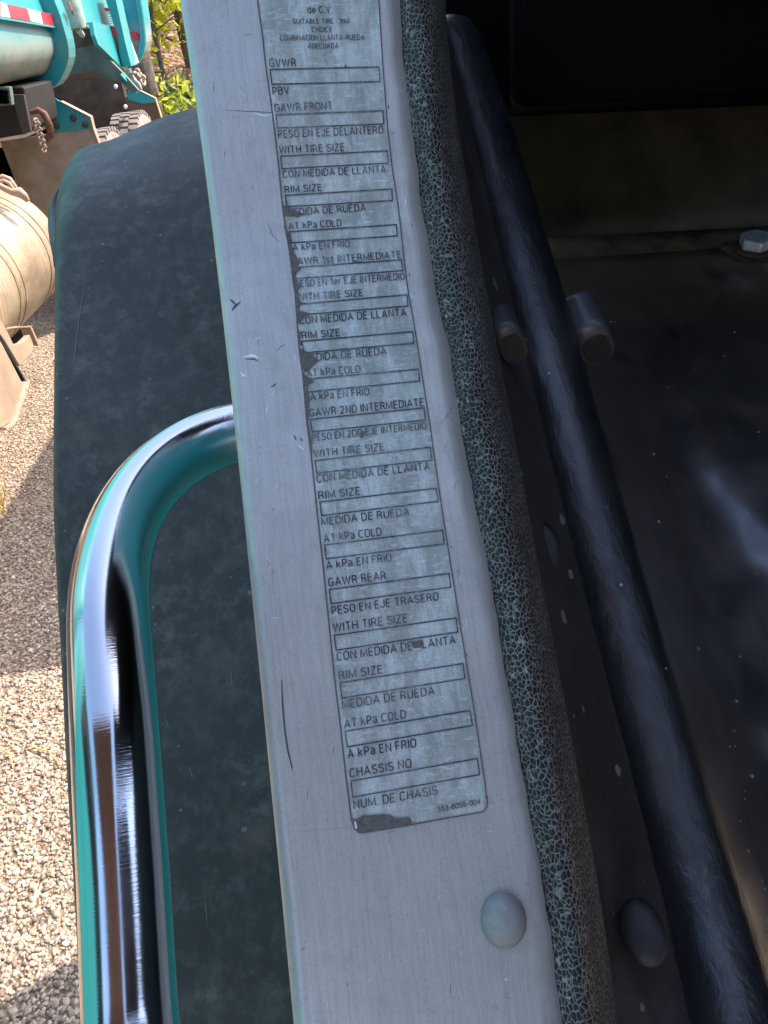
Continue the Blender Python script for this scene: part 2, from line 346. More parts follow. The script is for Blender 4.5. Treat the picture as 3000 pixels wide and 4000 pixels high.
# loose stones on the gravel (nobody could count them): one object
def stones():
    t = (1+5**.5)/2
    iv = np.array([(-1, t, 0), (1, t, 0), (-1, -t, 0), (1, -t, 0), (0, -1, t), (0, 1, t), (0, -1, -t), (0, 1, -t), (t, 0, -1), (t, 0, 1), (-t, 0, -1), (-t, 0, 1)], float); iv /= np.linalg.norm(iv[0])
    iF = np.array([(0, 11, 5), (0, 5, 1), (0, 1, 7), (0, 7, 10), (0, 10, 11), (1, 5, 9), (5, 11, 4), (11, 10, 2), (10, 7, 6), (7, 1, 8), (3, 9, 4), (3, 4, 2), (3, 2, 6), (3, 6, 8), (3, 8, 9), (4, 9, 5), (2, 4, 11), (6, 2, 10), (8, 6, 7), (9, 8, 1)])
    n = 52000
    y = 0.45+ (6.3-0.45)*rng.random(n)**1.6; x = -0.45-0.18*y-rng.random(n)*(0.55+.28*y)
    s = 0.0030+.0046*rng.random(n)**2.4
    V = iv[None]*(1+.28*rng.standard_normal((n, 12, 1)))
    V = V*s[:, None, None]*np.stack([.8+.7*rng.random(n), .8+.7*rng.random(n), .55+.4*rng.random(n)], 1)[:, None, :]
    a = rng.random(n)*2*np.pi; ca, sa = np.cos(a)[:, None], np.sin(a)[:, None]
    V = np.stack([V[..., 0]*ca-V[..., 1]*sa, V[..., 0]*sa+V[..., 1]*ca, V[..., 2]], -1)
    V += np.stack([x, y, s*.35], 1)[:, None, :]
    Fs = (iF[None]+12*np.arange(n)[:, None, None]).reshape(-1, 3)
    me = bpy.data.meshes.new('gravel'); me.vertices.add(n*12); me.vertices.foreach_set('co', V.reshape(-1))
    me.loops.add(len(Fs)*3); me.loops.foreach_set('vertex_index', Fs.reshape(-1))
    me.polygons.add(len(Fs)); me.polygons.foreach_set('loop_start', np.arange(len(Fs))*3)
    for m in peb: me.materials.append(m)
    me.polygons.foreach_set('material_index', np.repeat(rng.choice(5, n, p=[.34, .24, .18, .16, .08]), 20))
    me.update(calc_edges=True); me.validate()
    return tag(link('gravel', me), kind='stuff')
stones()

# ------------------------------------------------------------------ the truck in front of the lens
own = empty('parked_truck', (0, 0.3, 1.3), 'truck cab seen close up: aluminium door edge with worn label, polished grab handle, dark fender', 'truck')

XL = [(-200, 680), (0, 690), (159, 723), (424, 762), (603, 796), (700, 811), (971, 846), (1167, 868), (1514, 895), (1808, 926), (2079, 958), (2350, 985), (2712, 1025), (3074, 1060), (3435, 1096), (4000, 1145), (4250, 1170)]
XR = [(-200, 1548), (0, 1560), (253, 1578), (452, 1605), (565, 1619), (814, 1646), (900, 1668), (1039, 1687), (1247, 1723), (1324, 1746), (1379, 1762), (1500, 1774), (1650, 1798), (1900, 1842), (2119, 1888), (2315, 1926), (2543, 1959), (2754, 1998), (3000, 2036), (3370, 2106), (3684, 2155), (4000, 2194), (4250, 2228)]
_pf = np.polyfit([a for a, b in XL], [b for a, b in XL], 4); XL = [(a, float(np.polyval(_pf, a))) for a in range(-200, 4260, 60)]
DT = [(-300, .347), (300, .345), (765, .3455), (905, .345), (1040, .3415), (1300, .333), (1635, .323), (1965, .313), (2300, .305), (2665, .297), (3065, .2875), (4000, .268), (4400, .260)]
_vx = np.arange(-600, 4800, 10.0); _vd = np.interp(_vx, [a for a, b in DT], [b for a, b in DT])
_k = np.exp(-.5*(np.arange(-30, 31)/12.0)**2); _k /= _k.sum(); _vd = np.convolve(np.pad(_vd, 30, 'edge'), _k, 'valid')
def D(px, py): return float(np.interp(py+.1*(px-1300), _vx, _vd))
def S(px, py, lift=0.0): return P(px, py, D(px, py)-lift)
ROWS = list(np.linspace(-150, 4180, 110))

# aluminium edge: folded sheet with a rolled outer edge and a return on either side
A = []
for y in ROWS:
    xl, xr = ip(y, XL), ip(y, XR)+2.2*math.sin(y*.021)+1.6*math.sin(y*.047+1)
    row = []
    d0 = D(xl, y); r = .0048; rp = r*F/d0
    row.append(P(xl+6, y, d0+.012)); row.append(P(xl+2, y, d0+.008))
    for k in range(9):
        a = math.pi/2*k/8; row.append(P(xl+rp*(1-math.sin(a)), y, d0+r*(1-math.cos(math.pi/2-a)) if False else d0+r*(1-math.sin(a))))
    # quarter round: position runs from the side face to the flat face
    row = row[:2]
    for k in range(9):
        a = math.pi/2*k/8; row.append(P(xl+rp*(1-math.cos(a)), y, d0+r*(1-math.sin(a))))
    for k in range(1, 13): row.append(S(xl+rp+(xr-xl-rp)*k/12, y))
    row.append(P(xr+1.5, y, D(xr, y)+.0018)); row.append(P(xr-6, y, D(xr, y)+.0022))
    A.append(row)
plate = grid('edge_plate', A, M['alu'], own)

# rivet on the plate
rv = MB(); cx, cy = 1966, 3592; c0 = S(cx, cy)
ex = S(cx+1, cy)-c0; ex /= np.linalg.norm(ex); ey = S(cx, cy-1)-c0; ey -= ex*np.dot(ex, ey); ey /= np.linalg.norm(ey); en = np.cross(ex, ey)
R0 = 90/F*D(cx, cy)
V = []; fs = []; nr, na = 9, 40
for i in range(nr):
    a = math.pi/2*i/(nr-1)
    for k in range(na):
        b = 2*math.pi*k/na; rr = R0*math.cos(a)**.75 if i < nr-1 else 0.0004
        V.append(c0+ex*rr*math.cos(b)+ey*rr*1.12*math.sin(b)+en*(.0062*math.sin(a)+.0003))
for i in range(nr-1):
    for k in range(na): fs.append((i*na+k, i*na+(k+1) % na, (i+1)*na+(k+1) % na, (i+1)*na+k))
fs.append(tuple((nr-1)*na+k for k in range(na)))
rv.add(V, fs, 0, True); rv.build('rivet', M['rivet'], plate)

# -- gouges and scratches in the plate
sc = MB()
def strip(mb, pts, wd, lift, mi=0, closed=False):
    pts = [np.array(q, float) for q in pts]; n = len(pts); V = []
    for i in range(n):
        a = pts[(i-1) % n] if closed or i > 0 else pts[i]; b = pts[(i+1) % n] if closed or i < n-1 else pts[i]
        if closed:
            d1 = pts[i]-a; d2 = b-pts[i]; d1 /= np.linalg.norm(d1); d2 /= np.linalg.norm(d2); t = d1+d2; t /= np.linalg.norm(t)
            nn = np.array([-t[1], t[0]]); kk = 1/max(.4, abs(np.dot(nn, np.array([-d1[1], d1[0]]))))
        else:
            t = b-a; t /= np.linalg.norm(t)+1e-9; nn = np.array([-t[1], t[0]]); kk = 1
        ww = wd if not hasattr(wd, '__len__') else wd[i]
        V += [S(*(pts[i]+nn*ww*.5*kk), lift), S(*(pts[i]-nn*ww*.5*kk), lift)]
    fs = [(2*i, 2*i+1, 2*((i+1) % n)+1, 2*((i+1) % n)) for i in range(n if closed else n-1)]
    mb.add(V, fs, mi)
def poly(mb, pts, lift, mi=0):
    n = len(pts); mb.add([S(*q, lift) for q in pts], [tuple(range(n))], mi)
for pts, wd, mi in [
    ([(905, 1212), (918, 1196), (940, 1178)], [3, 9, 3], 0), ([(897, 1168), (912, 1180), (925, 1196)], [2, 8, 2], 0),
    ([(950, 1395), (985, 1388), (1012, 1398)], [3, 12, 3], 1), ([(958, 1404), (992, 1402), (1010, 1412)], [2, 6, 2], 0), ([(938, 1452), (950, 1468), (962, 1462)], [2, 10, 3], 1),
    ([(1100, 2655), (1104, 2760), (1112, 2850), (1124, 2930), (1143, 3012)], [3, 7, 7, 7, 4], 0), ([(1141, 3008), (1148, 3004)], [4, 6], 1),
    ([(1165, 3250), (1240, 3244), (1310, 3236), (1380, 3236)], [2, 5, 4, 2], 1), ([(1145, 3056), (1172, 3054)], [2, 4], 1),
    ([(1060, 2415), (1078, 2412), (1090, 2413)], [2, 6, 2], 1), ([(985, 440), (1030, 452), (1062, 448)], [2, 5, 3], 1), ([(880, 430), (1000, 436), (1060, 440)], [1, 2.5, 2], 0),
    ([(1148, 1700), (1156, 1716)], [3, 9], 0), ([(1172, 1708), (1180, 1722)], [3, 8], 0), ([(1165, 1738), (1185, 1756)], [2, 4], 1),
    ([(1045, 870), (1065, 920), (1090, 945)], [1.5, 2.5, 1.5], 0), ([(1082, 1370), (1098, 1352), (1112, 1348)], [1.5, 3, 1.5], 0), ([(1058, 1512), (1072, 1504), (1080, 1496)], [2, 7, 2], 0),
    ([(1724, 1652), (1745, 1625), (1763, 1608)], [1, 2.2, 1], 0), ([(1517, 410), (1518, 425)], [5, 5], 0), ([(1599, 1068), (1602, 1078)], [5, 4], 0), ([(1787, 2233), (1792, 2231)], [8, 5], 0), ([(1760, 2132), (1764, 2140)], [4, 4], 0)]:
    strip(sc, pts, wd, .00012, mi)
for k in range(90):
    y = random.uniform(50, 3950); x0, x1 = ip(y, XL)+60, ip(y, XR)-10
    x = random.choice([random.uniform(x0, x0+250), random.uniform(x1-160, x1)]) if y < 3200 else random.uniform(x0, x1)
    l = random.uniform(8, 46); a = random.choice([math.pi/2*1.07, random.uniform(0, math.pi)]) + random.gauss(0, .1)
    strip(sc, [(x, y), (x+l*.5*math.cos(a)+random.gauss(0, 1.5), y+l*.5*math.sin(a)), (x+l*math.cos(a), y+l*math.sin(a))], [.8, random.uniform(1.3, 3), .8], .0001, random.choice([0, 1, 1]))
sc.build('scratches', [m_simple('dark_gouge', (.10, .10, .105), .6, .3), m_simple('bright_burr', (.80, .81, .84), .3, .6)], plate, recalc=False)['kind'] = 'stuff'

# -- worn certification sticker: film, ink and torn patches in one sheet
LL = [(-120, 1000), (0, 1005), (136, 1024), (271, 1038), (362, 1052), (475, 1067), (633, 1086), (796, 1101), (868, 1111), (976, 1129), (1112, 1149), (1360, 1167), (1473, 1183), (1650, 1197), (1770, 1214), (1982, 1236), (2223, 1262), (2464, 1287), (2637, 1304), (2830, 1328), (3071, 1354), (3200, 1372)]
LR = [(-120, 1476), (0, 1481), (90, 1486), (294, 1499), (497, 1515), (655, 1533), (814, 1558), (967, 1574), (1134, 1594), (1270, 1619), (1473, 1651), (1650, 1679), (1934, 1719), (2223, 1764), (2500, 1808), (2748, 1849), (2855, 1865), (3110, 1902)]
st = MB(); NR, NC = 70, 10; V = []
for i in range(NR+1):
    t = i/NR; yl = -110+(3215+110)*t; yr = -118+(3128+118)*t
    a = np.array([ip(yl, LL), yl]); b = np.array([ip(yr, LR), yr])
    if i == NR: a = np.array([1398., 3250.]); b = np.array([1888., 3168.])
    for j in range(NC+1): V.append(S(*(a+(b-a)*j/NC), .0003))
fs = [(i*(NC+1)+j, (i+1)*(NC+1)+j, (i+1)*(NC+1)+j+1, i*(NC+1)+j+1) for i in range(NR) for j in range(NC)]
st.add(V, fs, 0, True)
poly(st, [(1514, 500), (1530, 508), (1542, 520), (1528, 528), (1520, 545), (1516, 545)], .0003, 0)
poly(st, [(1574, 945), (1586, 960), (1600, 969), (1588, 978), (1580, 990)], .0003, 0); poly(st, [(1597, 1138), (1608, 1148), (1622, 1160), (1612, 1170), (1606, 1186)], .0003, 0)
poly(st, [(1845, 2725), (1860, 2750), (1880, 2768), (1864, 2780), (1858, 2800)], .0003, 0); poly(st, [(1303, 2625), (1293, 2657), (1306, 2668)], .0003, 0)
LIFT = .0007
def lrow(y, dx, pts): return [(ip(q, pts)+dx, q) for q in y]
strip(st, lrow(np.linspace(-100, 3200, 60), 1, LL), 6, LIFT-.0001, 2); strip(st, lrow(np.linspace(-100, 3120, 60), -1, LR), 5, LIFT-.0001, 2)
strip(st, [(1372, 3200), (1384, 3236), (1400, 3252), (1412, 3254), (1610, 3221), (1890, 3170), (1904, 3150), (1903, 3110)], 5, LIFT-.0001, 2)
BOX = [((1055, 271), (1480, 261), (1485, 318), (1062, 329)), ((1078, 448), (1496, 432), (1499, 484), (1084, 500)), ((1096, 610), (1512, 589), (1516, 637), (1102, 659)),
       ((1114, 763), (1530, 738), (1533, 783), (1120, 807)), ((1130, 905), (1548, 877), (1552, 921), (1138, 948)), ((1142, 1045), (1568, 1014), (1574, 1057), (1153, 1088)),
       ((1165, 1188), (1589, 1151), (1594, 1195), (1171, 1230)), ((1177, 1333), (1612, 1295), (1617, 1340), (1188, 1378)), ((1195, 1481), (1634, 1442), (1639, 1488), (1201, 1531)),
       ((1212, 1638), (1656, 1593), (1662, 1640), (1219, 1687)), ((1230, 1799), (1680, 1747), (1686, 1797), (1237, 1848)), ((1249, 1961), (1703, 1907), (1711, 1958), (1256, 2014)),
       ((1268, 2129), (1729, 2071), (1735, 2124), (1274, 2183)), ((1286, 2303), (1754, 2240), (1761, 2293), (1293, 2358)), ((1306, 2482), (1782, 2413), (1788, 2469), (1313, 2540)),
       ((1328, 2667), (1808, 2592), (1816, 2650), (1335, 2727)), ((1348, 2857), (1836, 2775), (1845, 2834), (1356, 2918)), ((1371, 3051), (1865, 2963), (1873, 3026), (1378, 3114))]
for q in BOX: strip(st, q, 5.2, LIFT, 1, True)
TXT = [('de C.V.', 1201, 50.6, 1299, 50.6, 27), ('SUITABLE TIRE - RIM', 1144, 93, 1364, 92, 20.5), ('CHOICE', 1218, 126, 1297, 125, 22), ('COMBINACION LLANTA-RUEDA', 1094, 159, 1425, 156, 22), ('ADECUADA', 1203, 190, 1323, 188, 21),
       ('GVWR', 1052, 262, 1158, 261, 34), ('PBV', 1065, 372, 1131, 368, 33), ('GAWR FRONT', 1073, 438, 1297, 429, 33), ('PESO EN EJE DELANTERO', 1087, 540, 1499, 522, 32), ('WITH TIRE SIZE', 1091, 601, 1345, 590, 31),
       ('CON MEDIDA DE LLANTA', 1105, 696, 1510, 674, 30), ('RIM SIZE', 1112, 755, 1257, 746, 29), ('MEDIDA DE RUEDA', 1120, 844, 1431, 824, 29), ('AT kPa COLD', 1127, 897, 1335, 884, 28), ('A kPa EN FRIO', 1144, 981, 1367, 965, 28),
       ('GAWR 1st INTERMEDIATE', 1138, 1037, 1566, 1008, 29), ('PESO EN 1er EJE INTERMEDIO', 1154, 1123, 1583, 1092, 28), ('WITH TIRE SIZE', 1160, 1176, 1417, 1157, 29), ('CON MEDIDA DE LLANTA', 1170, 1267, 1589, 1234, 31), ('RIM SIZE', 1179, 1325, 1328, 1313, 30),
       ('MEDIDA DE RUEDA', 1185, 1415, 1511, 1385, 31), ('AT kPa COLD', 1197, 1473, 1409, 1456, 31), ('A kPa EN FRIO', 1212, 1565, 1444, 1544, 31), ('GAWR 2ND INTERMEDIATE', 1209, 1629, 1655, 1586, 32), ('PESO EN 2DO EJE INTERMEDIO', 1220, 1724, 1667, 1676, 29),
       ('WITH TIRE SIZE', 1226, 1788, 1500, 1760, 31), ('CON MEDIDA DE LLANTA', 1237, 1886, 1681, 1835, 32), ('RIM SIZE', 1244, 1951, 1407, 1933, 32), ('MEDIDA DE RUEDA', 1256, 2054, 1600, 2013, 32), ('AT kPa COLD', 1265, 2120, 1492, 2092, 33),
       ('A kPa EN FRIO', 1275, 2225, 1531, 2193, 33), ('GAWR REAR', 1283, 2292, 1509, 2264, 34), ('PESO EN EJE TRASERO', 1296, 2402, 1715, 2345, 33), ('WITH TIRE SIZE', 1301, 2470, 1591, 2431, 35), ('CON MEDIDA DE LLANTA', 1316, 2583, 1782, 2515, 35),
       ('RIM SIZE', 1324, 2656, 1494, 2631, 35), ('MEDIDA DE RUEDA', 1336, 2771, 1699, 2714, 35), ('AT kPa COLD', 1345, 2846, 1587, 2806, 35), ('A kPa EN FRIO', 1358, 2964, 1628, 2919, 36), ('CHASSIS NO', 1366, 3039, 1609, 2999, 37),
       ('NUM. DE CHASIS', 1381, 3163, 1712, 3104, 37), ('S53-6055-004', 1710, 3173, 1876, 3141, 22)]
# condensed grotesque lettering drawn with strokes of even weight (cap height 1)
def arc(cx, cy, rx, ry, a0, a1, n=9): return [(cx+rx*math.cos(rad(a0+(a1-a0)*k/n)), cy+ry*math.sin(rad(a0+(a1-a0)*k/n))) for k in range(n+1)]
def oval(w, h0=0., h1=1., a0=0, a1=360):
    r = w/2; ry = min(.27, (h1-h0)/2); out = []
    for k in range(37):
        a = a0+(a1-a0)*k/36; x = r+r*math.cos(rad(a)); sy = math.sin(rad(a))
        out.append((x, (h1-ry+ry*sy) if sy >= -1e-9 else (h0+ry+ry*sy)))
    return out
def sbend(w, h):
    return arc(w/2, h*.76, w/2, h*.24, 20, 180, 10)+arc(w*.45, h*.76, w*.45, h*.2, 185, 250, 5)+[(w*.62, h*.48)]+arc(w/2, h*.26, w/2, h*.26, 50, 0, 5)+arc(w/2, h*.26, w/2, h*.26, -5, -165, 10)
W_ = .46
GL = {'A': (.54, [[(0, 0), (.27, 1), (.54, 0)], [(.10, .31), (.44, .31)]]), 'B': (.45, [[(0, 0), (0, 1), (.24, 1)]+arc(.24, .76, .18, .24, 90, -90)+[(0, .52)], [(.22, .52)]+arc(.24, .26, .21, .26, 90, -90)+[(0, 0)]]),
  'C': (W_, [oval(W_, 0, 1, 28, 332)]), 'D': (W_, [[(0, 0), (0, 1), (.18, 1)]+arc(.18, .70, .28, .30, 90, 0)+arc(.18, .30, .28, .30, 0, -90)+[(0, 0)]]), 'E': (.38, [[(.38, 1), (0, 1), (0, 0), (.38, 0)], [(0, .53), (.34, .53)]]), 'F': (.36, [[(.36, 1), (0, 1), (0, 0)], [(0, .52), (.32, .52)]]),
  'G': (W_+.02, [oval(W_+.02, 0, 1, 28, 345)+[(W_+.02, .46), (.26, .46)]]), 'H': (.46, [[(0, 0), (0, 1)], [(.46, 0), (.46, 1)], [(0, .53), (.46, .53)]]), 'I': (.0, [[(0, 0), (0, 1)]]), 'J': (.34, [[(.34, 1), (.34, .24)]+arc(.17, .22, .17, .22, 0, -180)]),
  'L': (.36, [[(0, 1), (0, 0), (.36, 0)]]), 'M': (.60, [[(0, 0), (0, 1), (.30, .12), (.60, 1), (.60, 0)]]), 'N': (.48, [[(0, 0), (0, 1), (.48, 0), (.48, 1)]]), 'O': (W_+.02, [oval(W_+.02)]), 'P': (.42, [[(0, 0), (0, 1), (.20, 1)]+arc(.20, .72, .22, .28, 90, -90)+[(0, .44)]]),
  'R': (.45, [[(0, 0), (0, 1), (.21, 1)]+arc(.21, .74, .21, .26, 90, -90)+[(0, .48)], [(.22, .48), (.33, .40), (.45, 0)]]), 'S': (.43, [sbend(.43, 1)]), 'T': (.44, [[(0, 1), (.44, 1)], [(.22, 1), (.22, 0)]]), 'U': (.46, [[(0, 1), (0, .26)]+arc(.23, .24, .23, .24, 180, 360)+[(.46, .26), (.46, 1)]]),
  'V': (.50, [[(0, 1), (.25, 0), (.50, 1)]]), 'W': (.80, [[(0, 1), (.19, 0), (.40, 1), (.61, 0), (.80, 1)]]), 'Z': (.42, [[(.02, 1), (.42, 1), (0, 0), (.42, 0)]]),
  'k': (.38, [[(0, 0), (0, 1)], [(.36, .72), (.02, .36)], [(.13, .46), (.38, 0)]]), 'a': (.36, [arc(.17, .55, .17, .19, 160, 0, 8)+[(.34, .5), (.34, .1), (.38, 0)], [(.34, .44), (.16, .38)]+arc(.16, .19, .16, .19, 90, 270, 8)+[(.30, .06), (.34, .16)]]),
  'd': (.38, [[(.38, 0), (.38, 1)], oval(.38, 0, .74)]), 'e': (.38, [[(.01, .38), (.38, .38)]+oval(.38, 0, .74, 5, 320)[1:]]), 'r': (.22, [[(0, 0), (0, .74)], [(0, .46)]+arc(.22, .42, .22, .30, 170, 90, 5)]), 's': (.32, [sbend(.32, .74)]), 't': (.24, [[(.08, .95), (.08, .14)]+arc(.2, .12, .12, .12, 180, 270, 4)+[(.24, 0)], [(0, .72), (.24, .72)]]),
  '0': (.42, [oval(.42)]), '1': (.22, [[(0, .78), (.14, .86), (.20, 1), (.20, 0)]]), '2': (.42, [arc(.21, .74, .20, .26, 170, -10, 10)+[(.37, .58), (0, 0), (.42, 0)]]), '3': (.42, [arc(.20, .76, .19, .24, 165, -90, 10), arc(.20, .26, .22, .26, 90, -165, 11)]), '4': (.46, [[(.34, 0), (.34, 1), (0, .30), (.46, .30)]]),
  '5': (.42, [[(.40, 1), (.06, 1), (.03, .50)]+arc(.20, .32, .22, .32, 130, -160, 12)]), '6': (.42, [arc(.21, .74, .20, .26, 20, 180, 8)+[(0, .5), (0, .3)], oval(.42, 0, .62)]), '.': (.0, [[(0, -.005), (0, .10)]]), '-': (.24, [[(0, .38), (.24, .38)]])}
def ribbon(px, th):
    pts = [np.array(px[0], float)]
    for q in px[1:]:
        if np.hypot(*(np.array(q)-pts[-1])) > 1e-4: pts.append(np.array(q, float))
    closed = np.hypot(*(pts[0]-pts[-1])) < 1e-3 and len(pts) > 3
    if closed: pts = pts[:-1]
    n = len(pts); L_, R_ = [], []
    for i in range(n):
        a = pts[(i-1) % n] if closed or i > 0 else None; b = pts[(i+1) % n] if closed or i < n-1 else None
        d1 = (pts[i]-a)/np.linalg.norm(pts[i]-a) if a is not None else None; d2 = (b-pts[i])/np.linalg.norm(b-pts[i]) if b is not None else None
        if d1 is None: d1 = d2
        if d2 is None: d2 = d1
        t = d1+d2; nt_ = np.linalg.norm(t)
        t = t/nt_ if nt_ > .05 else d1
        nn = np.array([-t[1], t[0]]); k = 1/max(.45, abs(np.dot(nn, np.array([-d1[1], d1[0]]))))
        p = pts[i].copy()
        if not closed and i == 0: p = p-d1*th*.5*0
        L_.append(p+nn*th*.5*k); R_.append(p-nn*th*.5*k)
    m = n if closed else n-1
    return L_+R_, [(i, n+i, n+(i+1) % n, (i+1) % n) for i in range(m)]
TH = .135
def text_mesh(s):
    V, Fc, x, lv = [], [], 0.0, []
    for c in s:
        if c == ' ': x += .30; continue
        wd, strokes = GL[c]
        for si, q in enumerate(strokes):
            q2 = [(px*1.0+x, TH/2+py*(1-TH) if c not in '-.' else py) for px, py in q]
            v, f = ribbon(q2, TH); b = len(V); V += [tuple(p) for p in v]; Fc += [tuple(b+i for i in ff) for ff in f]; lv += [si]*len(v)
        x += wd+.235
    return np.array(V), Fc, lv
for (s, x0, y0, x1, y1, ch) in TXT:
    co, fc, lv = text_mesh(s); lo, hi = co[:, 0].min(), co[:, 0].max()
    t = (co[:, 0]-lo)/(hi-lo); h = co[:, 1]*ch
    dx, dy = x1-x0, y1-y0
    lean = .10                                    # letters stand along the plate, which leans a little
    X_ = x0+dx*t-h*lean; Y_ = y0+dy*t-h
    st.add([S(a, b, LIFT+.00002*l) for a, b, l in zip(X_, Y_, lv)], fc, 1)
# torn-away film showing old adhesive
for q in [[(1104, 800), (1112, 803), (1135, 812), (1160, 824), (1190, 838), (1205, 845), (1180, 838), (1165, 848), (1140, 842), (1112, 842)],
          [(1108, 880), (1118, 885), (1128, 910), (1136, 945), (1142, 965), (1150, 990), (1168, 1018), (1162, 1035), (1176, 1048), (1158, 1066), (1150, 1086), (1146, 1130), (1135, 1040), (1124, 955)],
          [(1146, 1090), (1156, 1092), (1160, 1108), (1178, 1116), (1168, 1128), (1158, 1134), (1170, 1146), (1164, 1156), (1170, 1172), (1188, 1186), (1166, 1196), (1158, 1206), (1150, 1150)],
          [(1156, 1208), (1170, 1212), (1212, 1224), (1190, 1236), (1178, 1252), (1164, 1264), (1158, 1240)], [(1162, 1280), (1175, 1300), (1172, 1330), (1180, 1345), (1166, 1350)],
          [(1168, 1355), (1188, 1368), (1212, 1382), (1236, 1398), (1240, 1412), (1220, 1430), (1212, 1440), (1190, 1455), (1184, 1440), (1172, 1385)],
          [(1180, 1450), (1196, 1468), (1215, 1478), (1228, 1490), (1206, 1500), (1198, 1520), (1188, 1500)], [(1190, 1520), (1205, 1532), (1210, 1560), (1204, 1590), (1206, 1640), (1197, 1650), (1190, 1560)],
          [(1197, 1650), (1204, 1650), (1216, 1720), (1218, 1770), (1212, 1772)],
          [(1372, 3205), (1382, 3200), (1392, 3200), (1418, 3186), (1450, 3184), (1500, 3180), (1525, 3184), (1545, 3198), (1590, 3192), (1606, 3200), (1608, 3222), (1412, 3253), (1390, 3240)],
          [(1604, 2507), (1646, 2500), (1650, 2522), (1640, 2536), (1614, 2530)]]:
    poly(st, q, LIFT+.0002, 2)
poly(st, [(1408, 1714), (1422, 1702), (1424, 1686), (1412, 1680), (1404, 1694)], LIFT+.0002, 1)
poly(st, [(1606, 2528), (1616, 2534), (1642, 2530), (1644, 2538), (1618, 2542)], LIFT+.0004, 3); poly(st, [(1383, 3206), (1390, 3210), (1396, 3230), (1392, 3242), (1386, 3232)], LIFT+.0004, 3)
poly(st, [(1345, 263), (1349, 246), (1356, 262)], LIFT, 2); poly(st, [(1372, 1026), (1392, 1018), (1420, 1022), (1400, 1030)], LIFT, 2)
sto = st.build('label_sticker', [M['film'], M['ink'], M['residue'], m_simple('curled_film', (.62, .62, .58), .4, 0, .2, 300)], plate, recalc=False)
me = sto.data; uvl = me.uv_layers.new(name='UVMap'); li = np.zeros(len(me.loops), int); me.loops.foreach_get('vertex_index', li)
co = np.array(st.v)-S(1300, 1500); a1 = S(1400, 1488)-S(1300, 1500); a1 /= np.linalg.norm(a1); a2 = S(1310, 1600)-S(1300, 1500); a2 /= np.linalg.norm(a2)
uvl.data.foreach_set('uv', np.stack([co@a1, co@a2], 1)[li].ravel())

# cracked grain vinyl padding along the plate
TR = [(-200, 1735), (0, 1744), (118, 1749), (407, 1771), (633, 1807), (931, 1862), (1036, 1880), (1207, 1916), (1388, 1952), (1605, 1988), (1768, 2020), (1967, 2048), (2112, 2084), (2323, 2131), (2527, 2162), (2723, 2201), (3000, 2241), (3135, 2288), (3409, 2327), (3645, 2366), (3801, 2386), (4000, 2405), (4250, 2432)]
A = []
_pt = np.polyfit([a for a, b in TR], [b for a, b in TR], 6); TR = [(a, float(np.polyval(_pt, a))) for a in range(-200, 4260, 50)]
for y in np.linspace(-150, 4180, 240):
    a, b = ip(y, XR)-16, ip(y, TR); row = []
    for k in range(25):
        t = k/24; x = a+(b-a)*t
        off = .0035-.010*math.sin(math.pi*min(1, t*.86))**.8 + .024*t**4 + .0006*math.sin(y*.011+3*t)
        row.append(P(x, y, D(a, y)+off))
    d = D(a, y)
    row += [P(b+2, y, d+.040), P(b-6, y, d+.065)]
    A.append(row)
grid('vinyl_padding', A, M['grain'], own)

# black tube beside it
TC = [(-60, 1700, 215), (100, 1740, 222), (250, 1788, 230), (560, 1884, 242), (936, 2043, 256), (1171, 2103, 262), (1442, 2146, 268), (1687, 2208, 276), (1858, 2266, 282), (2088, 2328, 292), (2292, 2383, 302), (2488, 2434, 312), (2644, 2477, 320), (2778, 2520, 328), (3000, 2590, 340), (3276, 2672, 352), (3480, 2722, 362), (3746, 2798, 385), (4000, 2880, 405), (4250, 2960, 425)]
ty = np.linspace(190, 4230, 90)
ta = np.array(TC, float)
_k = 1-np.clip((ta[:, 0]-1900)/1100, 0, 1); ta[:, 1] -= .055*_k*ta[:, 2]; ta[:, 2] *= 1+.11*_k
for _c in (1, 2): ta[:, _c] = np.polyval(np.polyfit(ta[:, 0], ta[:, _c], 4), ta[:, 0])
def smooth_ip(y, c):
    ys = np.linspace(y-150, y+150, 13); return np.interp(ys, ta[:, 0], ta[:, c]).mean()
RT = .02
pts = []; rs = []
def tubec(y): return smooth_ip(y, 1), 2*RT*F/(.95*smooth_ip(y, 2))
for y in ty:
    cxx, d = tubec(y); pts.append(P(cxx, y, d+RT)); rs.append(RT)
# rounded far end
p0 = pts[0]; dirv = pts[0]-pts[3]; dirv /= np.linalg.norm(dirv)
cap = [(p0+dirv*RT*math.sin(a), RT*max(.05, math.cos(a))) for a in (1.5, 1.3, 1.05, .75, .4)]
pts = [c[0] for c in cap]+pts; rs = [c[1] for c in cap]+rs
A = []; uu = None; NS = 40
for i in range(len(pts)):
    t = pts[min(i+1, len(pts)-1)]-pts[max(i-1, 0)]; t /= np.linalg.norm(t)
    if uu is None: uu = np.cross(t, [0, 0, 1.0])
    uu = uu-t*np.dot(uu, t); uu /= np.linalg.norm(uu); vv = np.cross(t, uu)
    A.append([pts[i]+rs[i]*(1+.012*math.sin(i*.9)*math.sin(3*2*math.pi*k/NS))*(uu*math.cos(2*math.pi*k/NS)+vv*math.sin(2*math.pi*k/NS)) for k in range(NS+1)])
tube = grid('black_tube', A, M['seal'], own)

